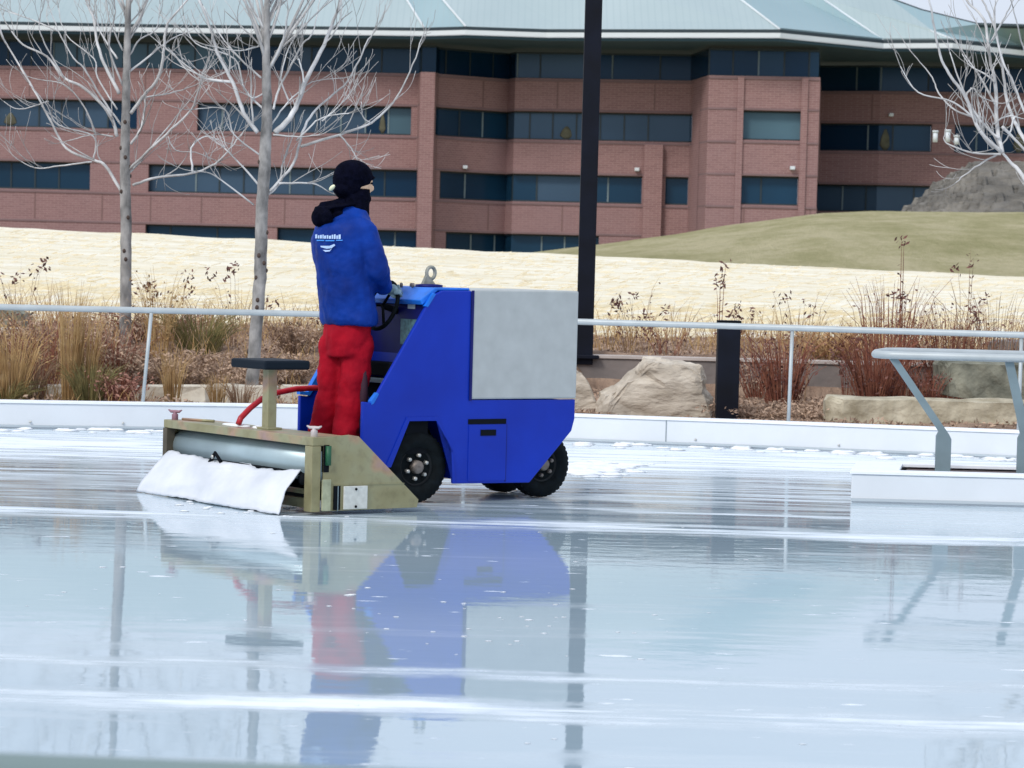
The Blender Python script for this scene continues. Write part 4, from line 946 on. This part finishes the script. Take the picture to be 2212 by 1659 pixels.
# snow scraps on the ice
mb = MB()
def lump(x, y, r, h=.35):
    n = 7; ph = rng.uniform(0, 6); base_ = [Vector((x + math.cos(k*6.283/n)*r*rng.uniform(.7, 1.5)*1.6, y + math.sin(k*6.283/n)*r*rng.uniform(.6, 1.3), .001)) for k in range(n)]
    top_ = [Vector((x, y, 0)).lerp(p, .55) + Vector((0, 0, r*h*rng.uniform(.6, 1.2))) for p in base_]
    mb.loft([base_, top_])
for i in range(60): x = rng.uniform(-3.2, 3.2); y = rng.uniform(7.5, 16); lump(x*y/16, y, rng.uniform(.002, .013)*rng.random()+.002, .2)
for i in range(34): x = rng.gauss(-.1, .35); y = rng.gauss(11.2, .8); lump(x, y, rng.uniform(.002, .010), .25)
for i in range(260): g = gnd(1265 + rng.gauss(0, 45), 1014 + rng.gauss(0, 6)); lump(g.x, g.y, rng.uniform(.02, .07), .25)
for i in range(130): x = rng.uniform(-5, 5); lump(x, interp(DASH, x) - abs(rng.gauss(0, .25)) - .03, rng.uniform(.02, .06), .35)
for i in range(30): g = gnd(rng.uniform(380, 640), 1092 + rng.gauss(0, 10)); lump(g.x, g.y - .1, rng.uniform(.01, .02))
for i in range(25): g = gnd(1135 + rng.gauss(0, 14), 1068 + rng.gauss(0, 3)); lump(g.x, g.y, rng.uniform(.01, .03))
tag(mb.build('snow_scraps', M['snow']), 'white scraps of scraped snow scattered over the wet ice', 'snow', kind='stuff')
for (px, py, zc, rr, lb) in ((1885, 1004, .2, .085, 'lump of white snow behind the left corner of the dasher box'), (2115, 1003, .2, .065, 'lump of white snow behind the dasher box between the handrail legs')):
    p = gnd(px, 1012, .0) + Vector((0, .0, 0)); p = Vector((at(px, 1000, 19.6).x, 19.6, 0)); s_ = MB()
    for k in range(7): s_.ell((p.x + rng.uniform(-1, 1)*rr, p.y + rng.uniform(-1, 1)*rr, .03 + rng.uniform(0, .06)), (rr*.8, rr*.8, rr*.6))
    tag(s_.build('snow_lump', M['snow'], origin=tuple(p), remesh=.02, smooth_it=2), lb, 'snow', 'snow lumps')

# ------------------------------------------------------------------ brick office building
bd = empty('office_building', 'long four storey pink brick office building with dark ribbon windows and pale metal roof', 'building', (0, 170, 0))
FD = [(-700,178),(0,177),(900,174.5),(906,172.8),(937,172.8),(945,174.2),(1095,177.5),(1110,176),(1490,174.5),(1528,169.2),(1768,168.6),(1771,181),(1900,179.5),(2212,178),(2900,183)]
def XD(px): return at(px, 300, interp(FD, px)).x
FX = sorted((at(p, 300, d).x, d) for p, d in FD)
def fdepth(x): return interp(FX, x)
def strip(mb, xa, xb, z0, z1, off, th):
    xs = sorted({xa, xb, *[x for x, d in FX if xa < x < xb]})
    vs = []
    for x in xs:
        d = fdepth(x) + off; vs += [(x, d, z0), (x, d, z1), (x, d+th, z1), (x, d+th, z0)]
    fs = []
    for k in range(len(xs)-1):
        q = 4*k; fs += [(q,q+4,q+5,q+1),(q+1,q+5,q+6,q+2),(q+2,q+6,q+7,q+3),(q+3,q+7,q+4,q)]
    fs += [(0,1,2,3), tuple(len(vs)-4+i for i in (3,2,1,0))]
    mb.add(vs, fs)
# levels (window bottom, top) measured near x=1200 : rows top(4) .. ground(1)
LV = {4: (13.45, 15.15), 3: (9.60, 11.38), 2: (5.68, 7.42), 1: (1.6, 3.62)}
WINS = {4: [(-700, 905), (905, 1529.5), (1529.5, 1769.5), (1769.5, 2900)],
        3: [(-700, -330), (-290, -60), (-20, 295), (425, 887), (937, 1495), (1600, 1732), (1772, 2013), (2062, 2300), (2340, 2700)],
        2: [(-600, -120), (-80, 196), (322, 903), (952, 1390), (1440, 1490), (1593, 1728), (1768, 2100)],
        1: [(318, 560), (603, 920), (968, 1300)]}
wall = MB(); xa, xb = XD(-700), XD(2900)
bands = [(0, LV[1][0]), (LV[1][1], LV[2][0]), (LV[2][1], LV[3][0]), (LV[3][1], LV[4][0])]
for z0, z1 in bands: strip(wall, xa, xb, z0, z1, 0, .5)
for lv in (3, 2, 1):
    z0, z1 = LV[lv]; ed = [-700] + [e for w_ in WINS[lv] for e in w_] + [2900]
    for k in range(0, len(ed), 2):
        if ed[k+1] > ed[k]: strip(wall, XD(ed[k]), XD(ed[k+1]), z0, z1, 0, .5)
for (p0, p1, z0, z1, o_) in ((905, 940, 2.0, 13.40, -.35), (1392, 1432, 1.6, 9.4, -.5), (1590, 1604, 1.5, 13.40, -.14), (1728, 1742, 1.5, 13.4, -.14), (1495, 1510, 1.5, 13.4, -.14)):
    strip(wall, XD(p0), XD(p1), z0, z1, o_, -o_ - .002)
wl = wall.build('wall', M['brick'], bd)
sm = MB()
for lv in (4, 3, 2, 1):
    z0, z1 = LV[lv]
    strip(sm, xa, xb, z0-.20, z0-.08, -.06, .05)
    if lv < 4: strip(sm, xa, xb, z1+.02, z1+.14, -.05, .04)
sm.build('brick_course', M['string'], bd)
jm = MB()                                      # control joints
for px in (60, 205, 310, 420, 600, 760, 1040, 1200, 1410, 1592, 1735, 1880, 2040):
    strip(jm, XD(px), XD(px) + .09, LV[3][1]+.2, LV[4][0]-.22, -.012, .01); strip(jm, XD(px)+.5, XD(px) + .59, LV[1][1]+.2, LV[2][0]-.22, -.012, .01)
jm.build('wall_joints', mat('brick joint', (.21, .125, .12), .9), bd)
rng = random.Random(12)
for lv, ws in WINS.items():
    z0, z1 = LV[lv]
    for (p0, p1) in ws:
        x0, x1 = XD(p0), XD(p1); off = .55 if lv < 4 else 1.0
        fm = MB(); strip(fm, x0, x1, z0-.02, z0+.10, off-.12, .2); strip(fm, x0, x1, z1-.10, z1+.02, off-.12, .2)
        wn = fm.build('window', M['frame'], bd)
        xs = [x0]; 
        while xs[-1] < x1 - 1.2: xs.append(xs[-1] + rng.choice((1.45, 1.5, 1.55, 3.0)))
        xs[-1] = x1
        gm = [MB() for _ in G]; ml = MB(); mp_ = MB()
        k = rng.randrange(4); run = 0
        for a0, a1 in zip(xs, xs[1:]):
            if run <= 0: k = rng.choice((0, 0, 1, 1, 2, 3)) if lv > 1 else rng.choice((2, 0)); run = rng.choice((1, 2, 3, 4))
            run -= 1
            pxm = (a0+a1)/2
            if lv == 4 and XD(1531) < pxm: k = 2 if rng.random() < .6 else 0
            if p0 >= 1770: k = rng.choice((2, 2, 0))
            strip(gm[k], a0, a1, z0+.05, z1-.05, off, .04)
            strip(ml if rng.random() < .72 else mp_, a0-.045, a0+.045, z0+.1, z1-.1, off-.05, .046)
        for g_, mm in zip(gm, G):
            if g_.v: g_.build('glazing', mm, wn)
        if ml.v: ml.build('mullions', M['frame'], wn)
        if mp_.v: mp_.build('pale_mullions', M['mull'], wn)
        if lv in (2, 3):                       # things standing just inside the glass
            im = MB()
            for q in range(max(1, int((x1-x0)/8))):
                x = rng.uniform(x0+.8, x1-.8)
                if rng.random() < .55: continue
                sc_ = rng.uniform(.45, 1.1); wd_ = rng.uniform(.3, 1.3); d = fdepth(x) + off - .035
                im.loft([[Vector((x + math.cos(a_)*r_*wd_, d + math.sin(a_)*.02, z0 + .1 + zz*sc_)) for a_ in [6.283*i/8 for i in range(8)]] for zz, r_ in ((0, .12), (.3, .35), (.8, .25), (1.25, .06))])
            if im.v: im.build('indoor_plant', M['indoor'], wn)
# eaves, gutter, soffit, roof
EV = [(-700,178),(0,174.6),(295,174),(915,171.2),(1005,169.6),(1180,170),(1685,166),(1909,171.5),(2058,170),(2212,174),(2900,180)]
ZE = 15.72
ep = [Vector((at(p, 85, d).x, d, ZE)) for p, d in EV]
def ribbon(mb, pts, z0, z1, off, th):
    vs = []
    for p in pts: vs += [(p.x, p.y+off, z0), (p.x, p.y+off, z1), (p.x, p.y+off+th, z1), (p.x, p.y+off+th, z0)]
    fs = []
    for k in range(len(pts)-1):
        q = 4*k; fs += [(q,q+4,q+5,q+1),(q+1,q+5,q+6,q+2),(q+2,q+6,q+7,q+3),(q+3,q+7,q+4,q)]
    mb.add(vs, fs)
mb = MB(); ribbon(mb, ep, ZE-.16, ZE+.12, -.05, .25); mb.build('gutter', M['trim'], bd)
mb = MB(); ribbon(mb, ep, ZE+.14, ZE+.34, .1, .3); mb.build('roof_edge', M['frame'], bd)
mb = MB(); ribbon(mb, ep, ZE-.35, ZE-.17, .25, 17); mb.build('soffit', M['soffit'], bd)
def rp(px, py):
    yh = py - .026*(px-1106); c_ = (580-yh)/F; De = interp(EV, px)
    De = 170 if 900 < px else De
    D_ = (.5*De - 14.27 - .35) / (.5-c_)
    return at(px, py, D_)
def eb(px): 
    x = at(px, 85, interp(EV, px)).x; return Vector((x, interp(EV, px) + .35, ZE + .34))
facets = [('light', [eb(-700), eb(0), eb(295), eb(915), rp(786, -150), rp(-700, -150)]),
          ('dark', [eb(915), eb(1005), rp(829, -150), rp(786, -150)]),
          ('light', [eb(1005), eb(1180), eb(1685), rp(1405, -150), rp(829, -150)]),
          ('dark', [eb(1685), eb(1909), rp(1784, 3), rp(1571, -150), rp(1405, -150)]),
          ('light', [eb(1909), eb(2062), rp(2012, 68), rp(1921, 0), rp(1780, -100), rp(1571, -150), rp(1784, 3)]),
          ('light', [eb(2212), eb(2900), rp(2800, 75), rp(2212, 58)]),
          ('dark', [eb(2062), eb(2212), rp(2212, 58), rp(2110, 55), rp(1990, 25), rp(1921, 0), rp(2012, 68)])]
M['roof_shaded'] = M['roof'].copy(); M['roof_shaded'].name = 'shaded teal seam roof'  # same roof metal, with the shade of side-turned facets put into its colour
for n in M['roof_shaded'].node_tree.nodes:
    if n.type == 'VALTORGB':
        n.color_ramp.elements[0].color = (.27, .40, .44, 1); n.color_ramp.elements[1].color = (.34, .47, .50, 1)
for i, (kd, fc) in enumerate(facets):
    MB().add(fc, [tuple(range(len(fc)))]).build('roof_facet', M['roof'] if kd == 'light' else M['roof_shaded'], bd, solid=-.12)
hp_ = MB()
for a_, b1 in ((eb(915), rp(786, -150)), (eb(1005), rp(829, -150)), (eb(1685), rp(1405, -150)), (eb(1909), rp(1784, 3)), (eb(2062), rp(2012, 68)), (rp(2012, 68), rp(1921, 0)), (rp(1784,3), rp(1571,-150))):
    hp_.tube([a_ + Vector((0,-.05,.02)), b1 + Vector((0,-.05,.02))], .075, 6)
hp_.build('hip_caps', M['trim'], bd)
hp_ = MB(); hp_.tube([rp(1921, -1), rp(1990, 24), rp(2110, 54), rp(2212, 57), rp(2800, 74)], .16, 6); hp_.build('ridge_cap', M['frame'], bd)
for px, py in ((1005, 361), (1376, 366), (1712, 363), (1925, 248)):
    p = at(px, py, interp(FD, px) - .25); MB().box((p.x-.15, p.y-.14, p.z-.11), (p.x+.15, p.y+.22, p.z+.11)).build('wall_light', M['trim'], bd, .04)
# distant haze-pale ridge right of the roof is sky; stone mound
def moundz(u, v): return 0
rng = random.Random(2)
sil = [(1962, 448), (1982, 442), (2008, 422), (2045, 394), (2080, 366), (2102, 348), (2212, 341), (2500, 336)]
D0, D1 = 122., 134.
xs = lin(at(1950, 440, D1).x, at(2500, 440, D1).x, 70); ys = lin(D0, D1+6, 34)
SX = [(at(x, y, D1).x, at(x, y, D1).z) for x, y in sil]
def mz(x, y):
    top = interp(SX, x); k = min(1, (y-D0)/(D1-D0)); z = 3.6 + (top-3.6)*k
    s_ = .42; z2 = math.floor(z/s_ + .35*nz(x*1.1, y*.2))*s_
    return z*.15 + z2*.85 + .09*nz(x*3, y*3)
vs = [Vector((x, y, mz(x, y))) for y in ys for x in xs]
fs = [(j*70+i, j*70+i+1, (j+1)*70+i+1, (j+1)*70+i) for j in range(33) for i in range(69)]
o = MB().add(vs, fs, False).build('rock_mound', M['mound'], origin=(xs[30], D1, 3.6)); tag(o, 'stepped mound of layered grey rock on the lawn at the right below the building', 'rock mound')
for k, (px, y0, y1, lb) in enumerate(((2020, 286, 307, 'short white pipe on the terrace, the left one'), (2047, 284, 307, 'short white pipe on the terrace, the middle and tallest one'), (2066, 296, 312, 'squat grey white pipe on the terrace, the right one'))):
    a_ = at(px, y1, 150); b1 = at(px, y0, 150)
    r_ = empty('vent_pipe', lb, 'pipe', tuple(a_), 0, 'white pipes beside the mound')
    MB().tube([Vector((a_.x, 150, a_.z)), Vector((a_.x, 150, b1.z))], .13, 10).build('pipe', M['trim'], r_); MB().disc([(0, .17), (.1, .17)], (a_.x, 150, b1.z), (0, 0, 1), 10).build('cap', M['trim'], r_)
